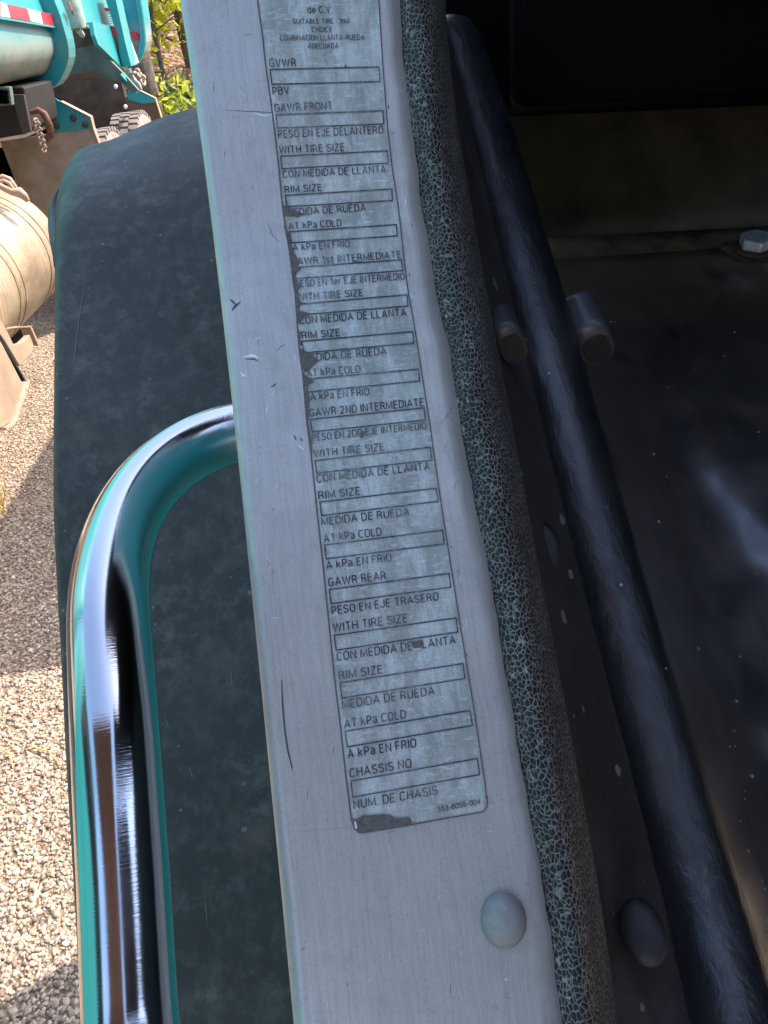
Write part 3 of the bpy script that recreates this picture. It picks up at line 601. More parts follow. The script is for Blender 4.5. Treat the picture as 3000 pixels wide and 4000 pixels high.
# gutter between padding and tube
A = []
for y in np.linspace(-150, 4180, 70):
    b = ip(y, TR); cxx, d = tubec(min(max(y, 200), 4200)); d0 = D(ip(y, XR), y); x1 = smooth_ip(y, 1)
    row = [P(b-30, y, d0+.034)]
    for k in range(9):
        t = k/8; row.append(P(b-20+(x1-b+20)*t, y, (d0+.042)*(1-t)+(d+RT*1.2)*t+.010*math.sin(math.pi*t)))
    A.append(row)
chan = grid('gutter_channel', A, M['channel'], own, solid=.004)
def dome(px, py, d, r, h, squash, mat, name, par, tilt=(0, 0)):
    mb = MB(); c = P(px, py, d); n = -ray(px, py); n /= np.linalg.norm(n)
    n = n+RC@np.array([tilt[0], -tilt[1], 0]); n /= np.linalg.norm(n)
    pa = P(px+30, py+100, d)-P(px, py, d); pa -= n*np.dot(pa, n); pa /= np.linalg.norm(pa); pb = np.cross(n, pa)
    V = []; fs = []; nr, na = 9, 32
    for i in range(nr):
        a = math.pi/2*i/(nr-1)
        for k in range(na):
            b = 2*math.pi*k/na; rr = r*max(math.cos(a)**.8, .02)
            V.append(c+pa*rr*math.cos(b)+pb*rr*squash*math.sin(b)+n*h*math.sin(a))
    for i in range(nr-1):
        for k in range(na): fs.append((i*na+k, i*na+(k+1) % na, (i+1)*na+(k+1) % na, (i+1)*na+k))
    fs.append(tuple((nr-1)*na+k for k in range(na))); mb.add(V, fs, 0, True)
    return mb.build(name, mat, par)
dome(2510, 3640, .320, .013, .004, .72, M['rivet_lugshade'], 'rivet_head', chan)
dome(2130, 2130, .380, .012, .004, .62, M['rivet_lugshade'], 'rivet_head', chan)

# rubber lugs that cradle the tube: rounded pads, solid lower end coloured dark to stand for unlit rubber
def lug(cxp, cyp, d, wpx, hpx, depth, mat):
    s = d/F; c = P(cxp, cyp, d)
    ax = P(cxp-hpx*.21, cyp-hpx*.5, d+.012)-P(cxp+hpx*.21, cyp+hpx*.5, d-.012); ax /= np.linalg.norm(ax)      # up along the tube
    n = -ray(cxp, cyp); n -= ax*np.dot(ax, n); n /= np.linalg.norm(n); sd = np.cross(ax, n)
    L = hpx*s*1.05; W = wpx*s/2; V = []; fs = []; NA = 28; secs = []
    for i in range(14):
        t = i/13; z = -L/2+L*t
        k = (.80+.20*math.sqrt(1-((.12-t)/.12)**2) if t < .12 else 1.0) if t < .6 else math.sqrt(max(.0004, 1-((t-.6)/.4)**2.4))
        secs.append((z, k))
    def ring(z, k, inset):
        out = []
        for j in range(NA):
            a = 2*math.pi*j/NA; ca, sa = math.cos(a), math.sin(a)
            x = (W-inset)*math.copysign(abs(ca)**.62, ca)*(.35+.65*k); y = (depth-inset)*math.copysign(abs(sa)**.8, sa)*k
            out.append(c+ax*z+sd*x+n*(y-(1-k)*depth*.5))
        return out
    rings = [ring(-L/2-.0003, .74, .0006)]+[ring(z, k, 0) for z, k in secs]
    for rg in rings: V += rg
    for i in range(len(rings)-1):
        for j in range(NA): fs.append((i*NA+j, i*NA+(j+1) % NA, (i+1)*NA+(j+1) % NA, (i+1)*NA+j))
    fs.append(tuple((len(rings)-1)*NA+j for j in range(NA)))
    mb = MB(); mb.add(V, fs, 0, True); mb.add(V[:NA], [tuple(range(NA-1, -1, -1))], 1); return mb.build('rubber_lug', [mat, M['rivet_lugshade']], tube)
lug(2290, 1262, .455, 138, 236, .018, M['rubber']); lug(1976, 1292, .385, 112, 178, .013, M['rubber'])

# ---- cab interior: floor, rear wall, overhang, seat cloth
def fd(y): return 1/(.6805+.0004135*y)
A = []
for y in list(np.linspace(905, 1300, 14))+list(np.linspace(1400, 4250, 16)):
    A.append([P(x, y-.055*(x-2600)*max(0, 1-max(0, y-1075)/600), fd(y)) for x in np.linspace(1850, 3600, 16)])
floor = grid('cab_floor', A, M['floor'], own, solid=.02)
A = []
for k in range(14):
    y = 905-100*k; A.append([P(x, y-.055*(x-2600), fd(905)+.002+.01*(k > 0)+.004*k) for x in np.linspace(1560, 3700, 16)])
grid('cab_wall', A, M['wall'], own, solid=.03, offset=1)
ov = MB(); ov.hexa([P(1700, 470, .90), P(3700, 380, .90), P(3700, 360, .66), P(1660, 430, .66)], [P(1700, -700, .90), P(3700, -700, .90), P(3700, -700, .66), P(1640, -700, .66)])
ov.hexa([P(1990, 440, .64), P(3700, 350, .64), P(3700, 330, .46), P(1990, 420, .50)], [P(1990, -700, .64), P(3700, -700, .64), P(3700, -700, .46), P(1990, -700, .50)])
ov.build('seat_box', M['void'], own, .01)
A = []
for k in range(10):
    a = math.pi*.9*k/9; row = []
    for j in range(26):
        t = j/25; x = 2120+(2930-2120)*t; yb = 22+42*math.sin(math.pi*t)-10*math.sin(t*9)
        row.append(P(x, yb-150*(1-math.cos(a))*.5-6*math.sin(j*2.1+k), .64-.05*math.sin(a)))
    A.append(row)
seat = grid('seat_cushion', A, M['fabric'], own, solid=.01)
fr = MB()
for k in range(26):
    x = 2185+random.random()*70; y = random.uniform(-12, 4)
    fr.tube([P(x, y, .60), P(x+random.uniform(-6, 6), y+14, .598), P(x+random.uniform(-14, 14), y+random.uniform(18, 34), .60)], [.0006, .0005, .0002], 5)
fr.build('frayed_lining', M['ragwhite'], seat)

# bolt through a black strap on the floor
bp = MB(); dq = fd(975)-.012
bp.hexa([P(2806, 985, dq-.006), P(2828, 958, dq-.004), P(3180, 930, dq-.004), P(3180, 1190, dq-.006)], [P(2812, 967, dq-.014), P(2832, 950, dq-.012), P(3180, 915, dq-.012), P(3180, 1150, dq-.014)])
strap = bp.build('strap_plate', M['channel'], own, .001)
bc = P(2948, 972, dq-.016); upv = np.array([0.02, -.20, .98]); upv /= np.linalg.norm(upv)
wb = MB(); wb.lathe([(0, .0005), (0, .0235), (.0022, .0235), (.0034, .0215), (.0034, .010)], bc, upv, 40)
wo_ = wb.build('washer', M['rust'], strap)
hb = MB(); u1 = np.cross(upv, [0, 1.0, 0]); u1 /= np.linalg.norm(u1); u2 = np.cross(upv, u1)
hx = [bc+upv*.0034+.0195*(u1*math.cos(a)+u2*math.sin(a)) for a in [math.pi/3*k+.32 for k in range(6)]]
hb.prism(hx, upv*.012); hb.build('hex_bolt', M['bolt'], strap, .0022, 3)
# crumbs on the floor
# ---- rubber floor mat, lies on the floor: a thing of its own
def tubedge(y): return smooth_ip(y, 1)+smooth_ip(y, 2)*.5
A = []
ys = list(np.linspace(985, 4230, 112))
for y in ys:
    row = []; te = tubedge(y); x0 = te-70
    for k in range(75):
        t = k/74; x = x0+(3420-x0)*t
        yy = y-.055*(x-2600)*max(0, 1-(y-1075)/600)
        cxx, td = tubec(min(y, 4200)); d = fd(yy)-.006
        # the edge turned up against the tube
        w_ = math.exp(-((x-te+40)/150.0)**2)*min(1, max(0, (y-1350)/500)); d = d*(1-w_)+(td+RT*1.5)*w_
        # the long ridge that catches the sky, and lesser creases
        def ridge(ax, ay, bx, by, sig, amp):
            tx, tyy = bx-ax, by-ay; L = math.hypot(tx, tyy); q = ((x-ax)*-tyy+(y-ay)*tx)/L; s = ((x-ax)*tx+(y-ay)*tyy)/L/L
            return amp*math.exp(-(q/sig)**2)*min(1, max(0, .15+s))*min(1, max(0, 2.4-s))
        def fold(ax, ay, bx, by, sig, amp, fall):
            tx, tyy = bx-ax, by-ay; L = math.hypot(tx, tyy); q = ((x-ax)*-tyy+(y-ay)*tx)/L; s = ((x-ax)*tx+(y-ay)*tyy)/L/L
            u = min(1, max(0, (s+.35)/1.1)); return amp*u*u*(3-2*u)*.5*(1-math.tanh(q/sig))*math.exp(-(min(0, q)/fall)**2)
        d -= fold(2560, 1640, 3000, 2130, 100, .032, 450)+ridge(2700, 2700, 3200, 2900, 120, .006)+ridge(2640, 2480, 2900, 2380, 90, .005)+fold(2500, 2350, 2760, 3300, 80, .006, 200)
        d += .0012*math.sin(x*.023+y*.011)+.001*math.sin(x*.009-y*.019)
        row.append(P(x, yy, d))
    A.append(row)
fm = grid('floor_mat', A, M['mat'], None, solid=.005)
tag(fm, 'creased black rubber floor mat, dusty, lying on the cab floor beside the black tube', 'floor mat')
# crumbs of grit on the mat
gm = MB()
for k in range(34):
    y = random.uniform(1150, 3900); x = random.uniform(tubedge(y)+70, 2990)
    i = int(np.argmin(abs(np.array(ys)-y))); j = int(np.clip(round((x-tubedge(ys[i])+70)/(3420-tubedge(ys[i])+70)*74), 0, 74))
    c = np.array(A[i][j]); r = random.uniform(.0005, .0016); n = CAMP-c; n /= np.linalg.norm(n)
    gm.lathe([(-r*.3, r*.9), (r*.4, r*random.uniform(.6, 1.0)), (r*.9, r*.2)], c+n*.0012, n+np.array([random.gauss(0, .3) for _ in range(3)]), 6)
tag(gm.build('grit', m_simple('pale_grit', (.30, .26, .21), .9, 0, .5, 400), None), kind='stuff')

# ---- dark moulded fender below the handle
TOP = [(214, 835), (217, 800), (227, 752), (241, 689), (270, 632), (299, 593), (338, 569), (434, 548), (521, 506), (627, 458), (762, 418), (900, 392), (1180, 360)]
FX = [(300, 214), (917, 214), (1243, 214), (1405, 212), (1700, 209), (1971, 209), (2188, 217), (2460, 233), (2731, 247), (2900, 254), (3940, 316), (4250, 336)]
def fdep(px, py): return 1/(.985+.000188*py)
tp = []
for i in range(len(TOP)-1):
    for k in range(4): tp.append(np.array(TOP[i])+(np.array(TOP[i+1])-np.array(TOP[i]))*k/4)
tp.append(np.array(TOP[-1])); tp = np.array(tp, float)
for _ in range(3): tp[1:-1] = .25*tp[:-2]+.5*tp[1:-1]+.25*tp[2:]
cols = []
NRr = 64
for k, (tx, tyy) in enumerate(tp):
    s = (tx-214)/(1180-214); col = []
    for a in (3, 2, 1):                                    # runs away over the crown
        col.append(P(tx+2*a, tyy-1+a*1, fdep(tx, tyy)+.100+.05*a))
    for r in range(NRr+1):
        q = (r/NRr)**1.7; py = tyy+(4220-tyy)*q
        px = ip(py, FX)+(tx-214)/(1180-214)*(1180-ip(py, FX)); px = tx+(px-tx)*min(1, (py-tyy)/350)
        e = (py-tyy); ed = px-ip(py, FX)
        d = fdep(px, py)+.10*math.exp(-e/95.0)+.010*math.exp(-ed/6.0)*min(1, e/60+.0)
        col.append(P(px, py, d))
    cols.append(col)
A = np.array(cols).transpose(1, 0, 2)
# side return on the outer edge
side = np.array([[P(ip(y, FX)+2 if y > 835 else 214+(y-835)*0, y, fdep(214, y)+.03+.0*i) for y in [0]] for i in range(1)])
lft = A[:, 0, :].copy(); ret = lft.copy(); ret2 = lft.copy()
for i in range(len(ret)):
    v = ret[i]-CAMP; v /= np.linalg.norm(v); ret[i] = lft[i]+v*.05+RC@np.array([.001, 0, 0]); ret2[i] = lft[i]+v*.12+RC@np.array([.002, 0, 0])
A = np.concatenate([ret2[:, None], ret[:, None], A], axis=1)
fend = grid('fender', A, M['fender'], own)
fs_ = MB()
def fstrip(pts, wd):
    V = []
    for i, (x, y) in enumerate(pts):
        w_ = wd if 0 < i < len(pts)-1 else .4; d = fdep(x, y)+.10*math.exp(-(y-ip(x, TOP))/95.0)-.0012; V += [P(x-w_, y, d), P(x+w_, y+w_*.3, d)]
    fs_.add(V, [(2*i, 2*i+1, 2*i+3, 2*i+2) for i in range(len(pts)-1)])
for pts, wd in [([(332, 1112), (312, 1220), (298, 1330), (284, 1480)], 1.6), ([(240, 1265), (252, 1280), (266, 1300)], 1.4), ([(310, 610), (322, 640), (340, 675)], 2.0), ([(560, 650), (510, 680), (455, 712)], 2.6), ([(690, 560), (700, 590), (704, 610)], 1.6), ([(585, 1060), (582, 1080), (580, 1090)], 1.6), ([(735, 2990), (748, 3020), (752, 3040)], 2), ([(640, 2790), (655, 2830), (660, 2850)], 1.5), ([(900, 2600), (905, 2660), (908, 2700)], 1.6), ([(800, 3500), (806, 3560), (810, 3620)], 2.0)]: fstrip(pts, wd)
fs_.build('scratches', m_simple('pale_scuff', (.15, .155, .145), .6, 0, .3, 60), fend, recalc=False)['kind'] = 'stuff'
lp = []
for (x, y, wd) in [(232, 735, 2), (217, 770, 14), (214, 810, 24), (213, 850, 26), (212, 900, 24), (211, 950, 16), (212, 1000, 7), (213, 1045, 2)]:
    d = fdep(214, y)+.006+.10*math.exp(-max(0, y-835)/95.0)
    lp.append([P(x+5, y, d+.004), P(x-wd*.4, y, d+.002), P(x-wd*.8, y, d+.008), P(x-wd, y, d+.02), P(x-wd+2, y, d+.07)])
grid('fender_lip', lp, M['fender'], fend)

# ---- polished grab handle
HC = [(530, 4200, .240), (511, 4000, .248), (488, 3480, .259), (466, 3120, .266), (448, 2800, .274), (436, 2600, .283), (427, 2440, .291), (424, 2330, .298), (434, 2222, .312), (458, 2107, .329), (512, 1976, .350), (560, 1908, .361), (610, 1850, .370), (707, 1772, .382), (795, 1722, .388), (902, 1689, .392), (1000, 1672, .394), (1090, 1662, .396)]
hp = np.array(HC, float); L = np.concatenate([[0], np.cumsum(np.hypot(np.diff(hp[:, 0]), np.diff(hp[:, 1])))])
tt = np.linspace(0, L[-1], 150); hh = np.stack([np.interp(tt, L, hp[:, c]) for c in range(3)], 1)
for _ in range(40): hh[1:-1] = .25*hh[:-2]+.5*hh[1:-1]+.25*hh[2:]
RH = .0158
pts = [P(a, b, c+RH*.7) for a, b, c in hh]; A = []; uu = None; NS = 64
for i in range(len(pts)):
    t = pts[min(i+1, len(pts)-1)]-pts[max(i-1, 0)]; t /= np.linalg.norm(t)
    if uu is None: uu = np.cross(t, [0, 0, 1.0])
    uu = uu-t*np.dot(uu, t); uu /= np.linalg.norm(uu); vv = np.cross(t, uu)
    A.append([pts[i]+RH*(uu*math.cos(2*math.pi*k/NS)+vv*math.sin(2*math.pi*k/NS)) for k in range(NS+1)])
grid('grab_handle', A, M['chrome'], own)

# ---- teal door skin running back from the aluminium edge
A = []
for y in np.linspace(-300, 4400, 30):
    xl = ip(y, XL); d0 = D(xl, y)
    A.append([P(xl+9, y, d0+.011), P(xl+22, y, d0+.05), P(xl+70, y, d0+.15), P(xl+110, y, d0+.30), P(xl+170, y, d0+.55)])
grid('door_skin', A, M['ownteal'], own, solid=.002, offset=1)
# ---- unseen cab roof and walls, laid out to shade the near parts, plus added blockers
cs = MB(); cs.box(-.02, 2.3, .12, 1.62, 2.55, 2.68); cs.box(.30, 2.3, -.8, -.30, 2.55, 2.68); cs.box(.6, 2.3, -.299, .119, 2.55, 2.68); cs.box(2.2, 2.3, -1.6, 1.47, 1.0, 2.55); cs.box(.16, 2.2, 1.08, 1.47, .9, 2.55); cs.box(.62, 2.2, -1.6, 1.07, 1.05, 1.12)
cs.box(.85, 2.2, -1.7, -1.6, .9, 2.55)
cs.build('cab_shell', M['roofm'], own)
vs_ = MB(); vs_.box(-1.05, .10, -2.6, -.40, 2.55, 2.60); vs_.build('reflection_panel', m_simple('brown_reflection_panel', (.30, .16, .13), .8, 0, .2, 6), own, .01)  # unseen panel added to give the handle its brown reflection
sb = MB(); sb.box(.10, .72, -.85, -.62, 1.12, 2.25); sb.build('dark_reflection_block', m_simple('maroon_reflection_block', (.10, .045, .04), .9, 0, .3, 40), own, .06, 4)  # unseen block added so the handle mirrors something dark
bx = MB(); bx.box(.32, 2.5, 2.98, 7.5, .95, 2.53); bx.build('shadow_caster_box', M['ownteal'], own, .02)  # unseen block added to cast the shadow band across the gravel

# ------------------------------------------------------------------ teal dump truck parked alongside
dt = empty('dump_truck', (-2.6, 3, 0), 'teal dump truck with red and white tape and a muddy rounded body, on gravel', 'dump truck')
XS = -1.6
def xp(px, py, X=XS): return onax(px, py, 0, X)
def yp(px, py, Y): return onax(px, py, 1, Y)
YR = 6.12
prof_px = [(247, -120), (243, 0), (262, 58), (278, 116), (288, 150), (294, 185), (295, 220), (288, 250), (278, 275), (264, 304), (246, 327), (205, 345), (162, 354), (120, 358), (60, 358)]
prof = []
for q in prof_px:
    v = yp(*q, YR); prof.append([v[0], v[2]])
prof = np.array(prof); prof[0] = (XS, 2.6); prof[1] = (XS, 2.25)
prof = np.concatenate([[(XS, 3.0)], prof, [(-3.2, prof[-1][1]-.02), (-3.9, prof[-1][1]+.1), (-4.0, 2.0), (-4.0, 3.0)]])
# body skin: half-round tub, slightly inside the rib
mx = prof[1:-4, 0].max()
nrm = np.zeros_like(prof)
for i in range(len(prof)):
    t = prof[min(i+1, len(prof)-1)]-prof[max(i-1, 0)]; t /= np.linalg.norm(t)+1e-9; nrm[i] = (t[1], -t[0])
ins = prof+nrm*0.085 if (prof+nrm*.085)[2, 0] < prof[2, 0] else prof-nrm*.085
A = [[(q[0], y, q[1]) for q in ins] for y in np.linspace(.6, YR-.02, 24)]
body = grid('tub_body', A, M['body'], dt, solid=.02, offset=1)
A = [[(q[0], y, q[1]) for q in (ins*.0+ins)] for y in (YR, 7.5, 8.6)]
rb = MB()
for i in range(len(prof)-1):
    a, b, c, d = prof[i], prof[i+1], ins[i+1], ins[i]
    rb.hexa([(a[0], YR-.17, a[1]), (b[0], YR-.17, b[1]), (c[0], YR-.17, c[1]), (d[0], YR-.17, d[1])], [(a[0], YR, a[1]), (b[0], YR, b[1]), (c[0], YR, c[1]), (d[0], YR, d[1])])
rb.build('rib', M['teal'], dt)
# drip rail and reflective tape on the body side
Xb = ins[2:8, 0].max()+.028
def side_quad(mb, px, X, th, mi=0): mb.prism([xp(a, b, X) for a, b in px], (th, 0, 0), mi)
tp_ = MB()
for i, (q, mi) in enumerate([([(0, 8), (22, 16), (37, 70), (0, 64)], 1), ([(22, 16), (103, 34), (116, 83), (38, 70)], 0), ([(103, 34), (153, 47), (165, 94), (116, 83)], 1), ([(153, 47), (199, 55), (214, 101), (165, 94)], 0), ([(-70, -4), (-2, 8), (-2, 64), (-70, 52)], 0)]):
    side_quad(tp_, q, Xb, .006, mi)
tp_.build('reflective_tape', [M['red'], M['white']], body)
rl = MB(); side_quad(rl, [(-80, 52), (0, 67), (212, 103), (212, 110), (0, 75), (-80, 60)], Xb, .008); rl.build('drip_rail', M['teal'], body)
# side behind the rib
sd = MB()
side_quad(sd, [(272, 60), (255, -60), (436, -60), (450, 30), (468, 150), (462, 190), (432, 106), (345, 92), (312, 92), (300, 96)], XS-.10, .03)
side_quad(sd, [(250, 0), (262, 0), (290, 116), (276, 116)], XS-.02, .02)
sd.build('side_panel', M['teal'], dt)
sg = MB(); side_quad(sg, [(346, 88), (434, 106), (452, 118), (463, 200), (480, 283), (369, 176), (355, 140)], XS-.05, .03); sg.build('chute_wing', M['teal'], dt)
pg = MB(); side_quad(pg, [(311, 100), (345, 100), (350, 110), (318, 112)], XS-.10, .05); side_quad(pg, [(308, 88), (343, 86), (347, 94), (312, 95)], XS-.10, .05); pg.build('latch_bracket', M['teal'], dt)
rm = MB(); rm.tube([xp(250, -60, XS+.02), xp(276, 30, XS+.02), xp(292, 84, XS+.02), xp(300, 112, XS+.02)], [.075, .075, .072, .065], 14); rm.tube([xp(300, 110, XS+.02), xp(321, 136, XS+.02)], [.022, .02], 8)
rm.build('hydraulic_ram', M['pale'], dt)
rs_ = MB()
for q in [[(262, 8), (272, 2), (283, 30), (284, 58), (276, 40)], [(276, 42), (285, 44), (284, 60)]]: side_quad(rs_, q, XS+.078, .004)
rs_.build('rust_patch', M['rust'], dt)
# dark sheet in place of the unlit space between chute and body, underside
un = MB(); un.box(-3.7, -2.75, 5.0, 9.0, .8, 1.70); un.box(-2.745, -1.95, 8.9, 9.0, .7, 1.70); un.build('underbody', M['under'], dt)
ud = MB(); ud.prism([yp(a, b, 7.9) for a, b in [(283, 118), (360, 110), (378, 200), (300, 230)]], (0, .05, 0)); ud.build('dark_gap_sheet', M['under'], dt)
ch = MB(); ch.prism([yp(a, b, 7.3) for a, b in [(294, 190), (330, 184), (369, 176), (400, 205), (480, 286), (540, 352), (522, 368), (470, 318), (395, 304), (330, 312), (260, 320), (285, 260)]], (0, .06, 0)); ch.build('tail_chute', M['grimyteal'], dt)  # chute in dirt-dulled grey-green teal
cr = MB(); cr.prism([yp(a, b, 7.24) for a, b in [(270, 294), (382, 276), (390, 300), (262, 318)]], (0, .02, 0)); cr.build('rust_patch', M['rust'], dt)
bt = MB()
for q in [(452, 338), (490, 417)]:
    c = yp(*q, 7.0); bt.lathe([(0, .001), (0, .016), (.014, .014), (.018, .001)], c, (0.3, -1, .1), 10)
    bt.build('frame_bolt', M['bolt'], dt); bt = MB()
eb = MB(); eb.hexa([xp(a, b, XS-.02) for a, b in [(481, 283), (541, 352), (533, 364), (470, 290)]], [xp(a, b, XS+.05) for a, b in [(481, 283), (541, 352), (533, 364), (470, 290)]]); eb.build('chute_beam', M['teal'], dt)
# rear post, tailgate shell and lamps
po = MB(); pa_ = [(408, -60), (413, 0), (462, 150), (466, 210), (480, 262), (512, 258), (490, 170), (452, 0), (440, -60)]
yb = onax(430, 60, 0, XS)[1]
po.prism([yp(a, b, yb) for a, b in pa_], (0, .26, 0)); po.build('rear_post', M['teal'], dt)
pl = MB(); side_quad(pl, [(484, 150), (494, 148), (530, 246), (512, 252)], XS+.03, .03); pl.build('post_liner', M['white'], dt)
yt = onax(540, 60, 0, XS)[1]
tgp = [(436, -80), (532, -80), (540, 0), (551, 70), (558, 140), (559, 165), (552, 205), (540, 232), (530, 242), (505, 240), (470, 200)]
tg = MB(); tg.prism([yp(a, b, yt) for a, b in tgp], (0, .5, 0)); tg.build('tailgate', M['body'], dt, .02)
tr2 = MB(); tr2.tube([yp(a, b, yt-.02) for a, b in [(534, -60), (541, 0), (552, 70), (559, 140), (559, 168), (552, 205), (540, 232), (530, 242)]], .03, 8); tr2.build('tailgate_rim', M['teal'], dt)
for nm, q, mt in [('tail_lamp', [(406, 31), (421, 31), (428, 44), (411, 44)], 'red'), ('tail_lamp', [(472, 39), (484, 41), (487, 66), (474, 62)], 'orange'), ('reflective_tape', [(411, 44), (428, 44), (432, 57), (416, 57)], 'white'),
                  ('reflective_tape', [(475, 66), (490, 66), (497, 94), (484, 94)], 'white'), ('reflective_tape', [(433, 108), (446, 106), (456, 138), (443, 141)], 'red'), ('reflective_tape', [(508, 122), (535, 126), (544, 153), (517, 149)], 'red'), ('reflective_tape', [(476, 124), (492, 126), (498, 148), (482, 148)], 'red')]:
    lm = MB(); Y0 = (yt-.03) if q[0][0] > 465 else (yb-.012); lm.prism([yp(a, b, Y0) for a, b in q], (0, .02, 0)); lm.build(nm, M[mt], dt)
for nn_, fx in ((5, lambda k: (yb-.012, [(416+2.2*k, 62+9*k), (431+3*k, 62+9*k), (432+3*k, 67+9*k), (417+2.2*k, 67+9*k)])), (4, lambda k: (yt-.03, [(487+3*k, 97+8*k), (498+3*k, 97+8*k), (499+3*k, 102+8*k), (488+3*k, 102+8*k)]))):
    lv = MB()
    for k in range(nn_):
        Y0, q = fx(k); lv.prism([yp(a, b, Y0) for a, b in q], (0, .02, 0))
    lv.build('reflective_tape', M['white'], dt)
def chain(name, pts, r, wr, mat):
    mb = MB()
    for i in range(len(pts)-1):
        a, b = np.array(pts[i]), np.array(pts[i+1]); t = (b-a); l = np.linalg.norm(t); t /= l; e = np.array([1.0, 0, 0]) if i % 2 else np.array([.3, .95, 0]); e -= t*np.dot(e, t); e /= np.linalg.norm(e)
        c = (a+b)/2; mb.tube([c+t*math.cos(q)*l*.68+e*math.sin(q)*r for q in [2*math.pi*k/12 for k in range(12)]], wr, 6, closed=True)
    return mb.build(name, mat, dt)
chain('chain', [yp(a, b, yt-.15) for a, b in [(520, 286), (530, 284), (541, 288), (549, 298), (554, 312), (562, 328)]], .035, .014, M['tanmetal'])
hk = MB(); hk.tube([yp(a, b, yt-.1) for a, b in [(500, 268), (506, 290), (518, 308), (526, 318), (538, 326), (544, 344), (540, 358), (532, 352)]], [.03, .03, .028, .026, .024, .03, .03, .02], 8); hk.build('hook', M['pale'], dt)

# mud flap hangers, flaps and wheels
YM = 6.0
hg = MB(); hg.prism([yp(a, b, YM) for a, b in [(150, 350), (165, 352), (238, 400), (350, 457), (358, 502), (198, 520), (184, 470), (152, 440)]], (0, .02, 0)); hang = hg.build('flap_hanger', M['teal'], dt)
eg = MB()
for a, b in (((232, 396), (349, 456)), ((349, 456), (359, 500)), ((359, 500), (392, 590))):
    A0, B0 = yp(*a, YM-.012), yp(*b, YM-.012); A1, B1 = yp(a[0]+5, a[1], YM-.012), yp(b[0]+5, b[1], YM-.012)
    eg.hexa([A0, B0, B1, A1], [A0+(0, .06, 0), B0+(0, .06, 0), B1+(0, .06, 0), A1+(0, .06, 0)])
eg.build('edge_strip', M['tanmetal'], hang)
fl = MB(); fl.prism([yp(a, b, YM+.008) for a, b in [(0, 552), (198, 522), (357, 503), (386, 565), (440, 700), (420, 1000), (150, 1050), (70, 735)]], (0, .012, 0)); fl.build('mud_flap', M['tan'], hang)
for q in [(220, 491), (286, 462), (333, 487)]:
    b_ = MB(); b_.lathe([(0, .001), (0, .022), (.01, .02), (.014, .001)], yp(*q, YM-.004), (0, -1, 0), 10); b_.build('hanger_bolt', M['under'], hang)
def wheel(c, R, Wd):
    hub = empty('wheel', (0, 0, 0), None, None); hub.parent = dt; hub.location = Vector(c)-dt.location
    pr = [(-Wd/2+.02, R*.55), (-Wd/2, R*.66), (-Wd/2-.008, R*.80), (-Wd/2+.012, R*.93), (-Wd/2+.035, R*.965), (0, R*.975), (Wd/2-.035, R*.965), (Wd/2-.012, R*.93), (Wd/2+.008, R*.80), (Wd/2, R*.66), (Wd/2-.02, R*.55)]
    mb = MB(); mb.lathe(pr, c, (1, 0, 0), 56)
    for k in range(44):
        for side in (-1, 0, 1):
            a = 2*math.pi*(k+.5*(side == 0)+.12*side)/44; t = np.array([0, math.cos(a), math.sin(a)]); n = np.array([0, -math.sin(a), math.cos(a)])
            cc = np.array(c)+np.array([side*Wd*.31, 0, 0]); w2 = Wd*.135; l2 = R*.052
            q = [cc+np.array([sx*w2, 0, 0])+n*sy*l2+np.array([0, 0, 0]) for sx, sy in ((-1, -1), (1, -.7), (1, 1), (-1, .7))]
            mb.hexa([p+t*R*.95 for p in q], [p+t*R*1.0 for p in q])
    mb.build('tyre', M['tyre'], hub)
    rm_ = MB(); rm_.lathe([(Wd/2-.02, R*.56), (Wd/2-.01, R*.5), (Wd/2-.09, R*.46), (Wd/2-.10, R*.25), (Wd/2-.02, R*.22), (Wd/2, R*.16), (Wd/2, .002)], c, (1, 0, 0), 32)
    rm_.build('rim', M['tanmetal'], hub)
    return hub
RW = .60
wheel((-1.78, 6.75, RW), RW, .28); wheel((-2.10, 6.75, RW), RW, .28); wheel((-1.78, 8.05, RW), RW, .28); wheel((-3.75, 6.75, RW), RW, .28); wheel((-3.75, 8.05, RW), RW, .28)
yh = onax(603, 386, 0, XS)[1]
h2 = MB(); h2.prism([yp(a, b, yh) for a, b in [(500, 330), (548, 357), (600, 384), (607, 388), (612, 400), (560, 405), (500, 390)]], (0, .03, 0)); hang2 = h2.build('flap_hanger', M['teal'], dt)
f2 = MB(); f2.prism([yp(a, b, yh+.01) for a, b in [(490, 378), (560, 403), (606, 392), (624, 440), (636, 500), (640, 620), (520, 640)]], (0, .02, 0)); f2.build('mud_flap', m_simple('rusty_flap', (.15, .085, .05), .85, 0, .35, 6), hang2)
e2 = MB()
for a, b in (((545, 355), (603, 384)), ((603, 384), (630, 470))):
    A0, B0 = yp(*a, yh-.01), yp(*b, yh-.01); A1, B1 = yp(a[0]+4, a[1], yh-.01), yp(b[0]+4, b[1], yh-.01)
    e2.hexa([A0, B0, B1, A1], [A0+(0, .06, 0), B0+(0, .06, 0), B1+(0, .06, 0), A1+(0, .06, 0)])
e2.build('edge_strip', M['tanmetal'], hang2)
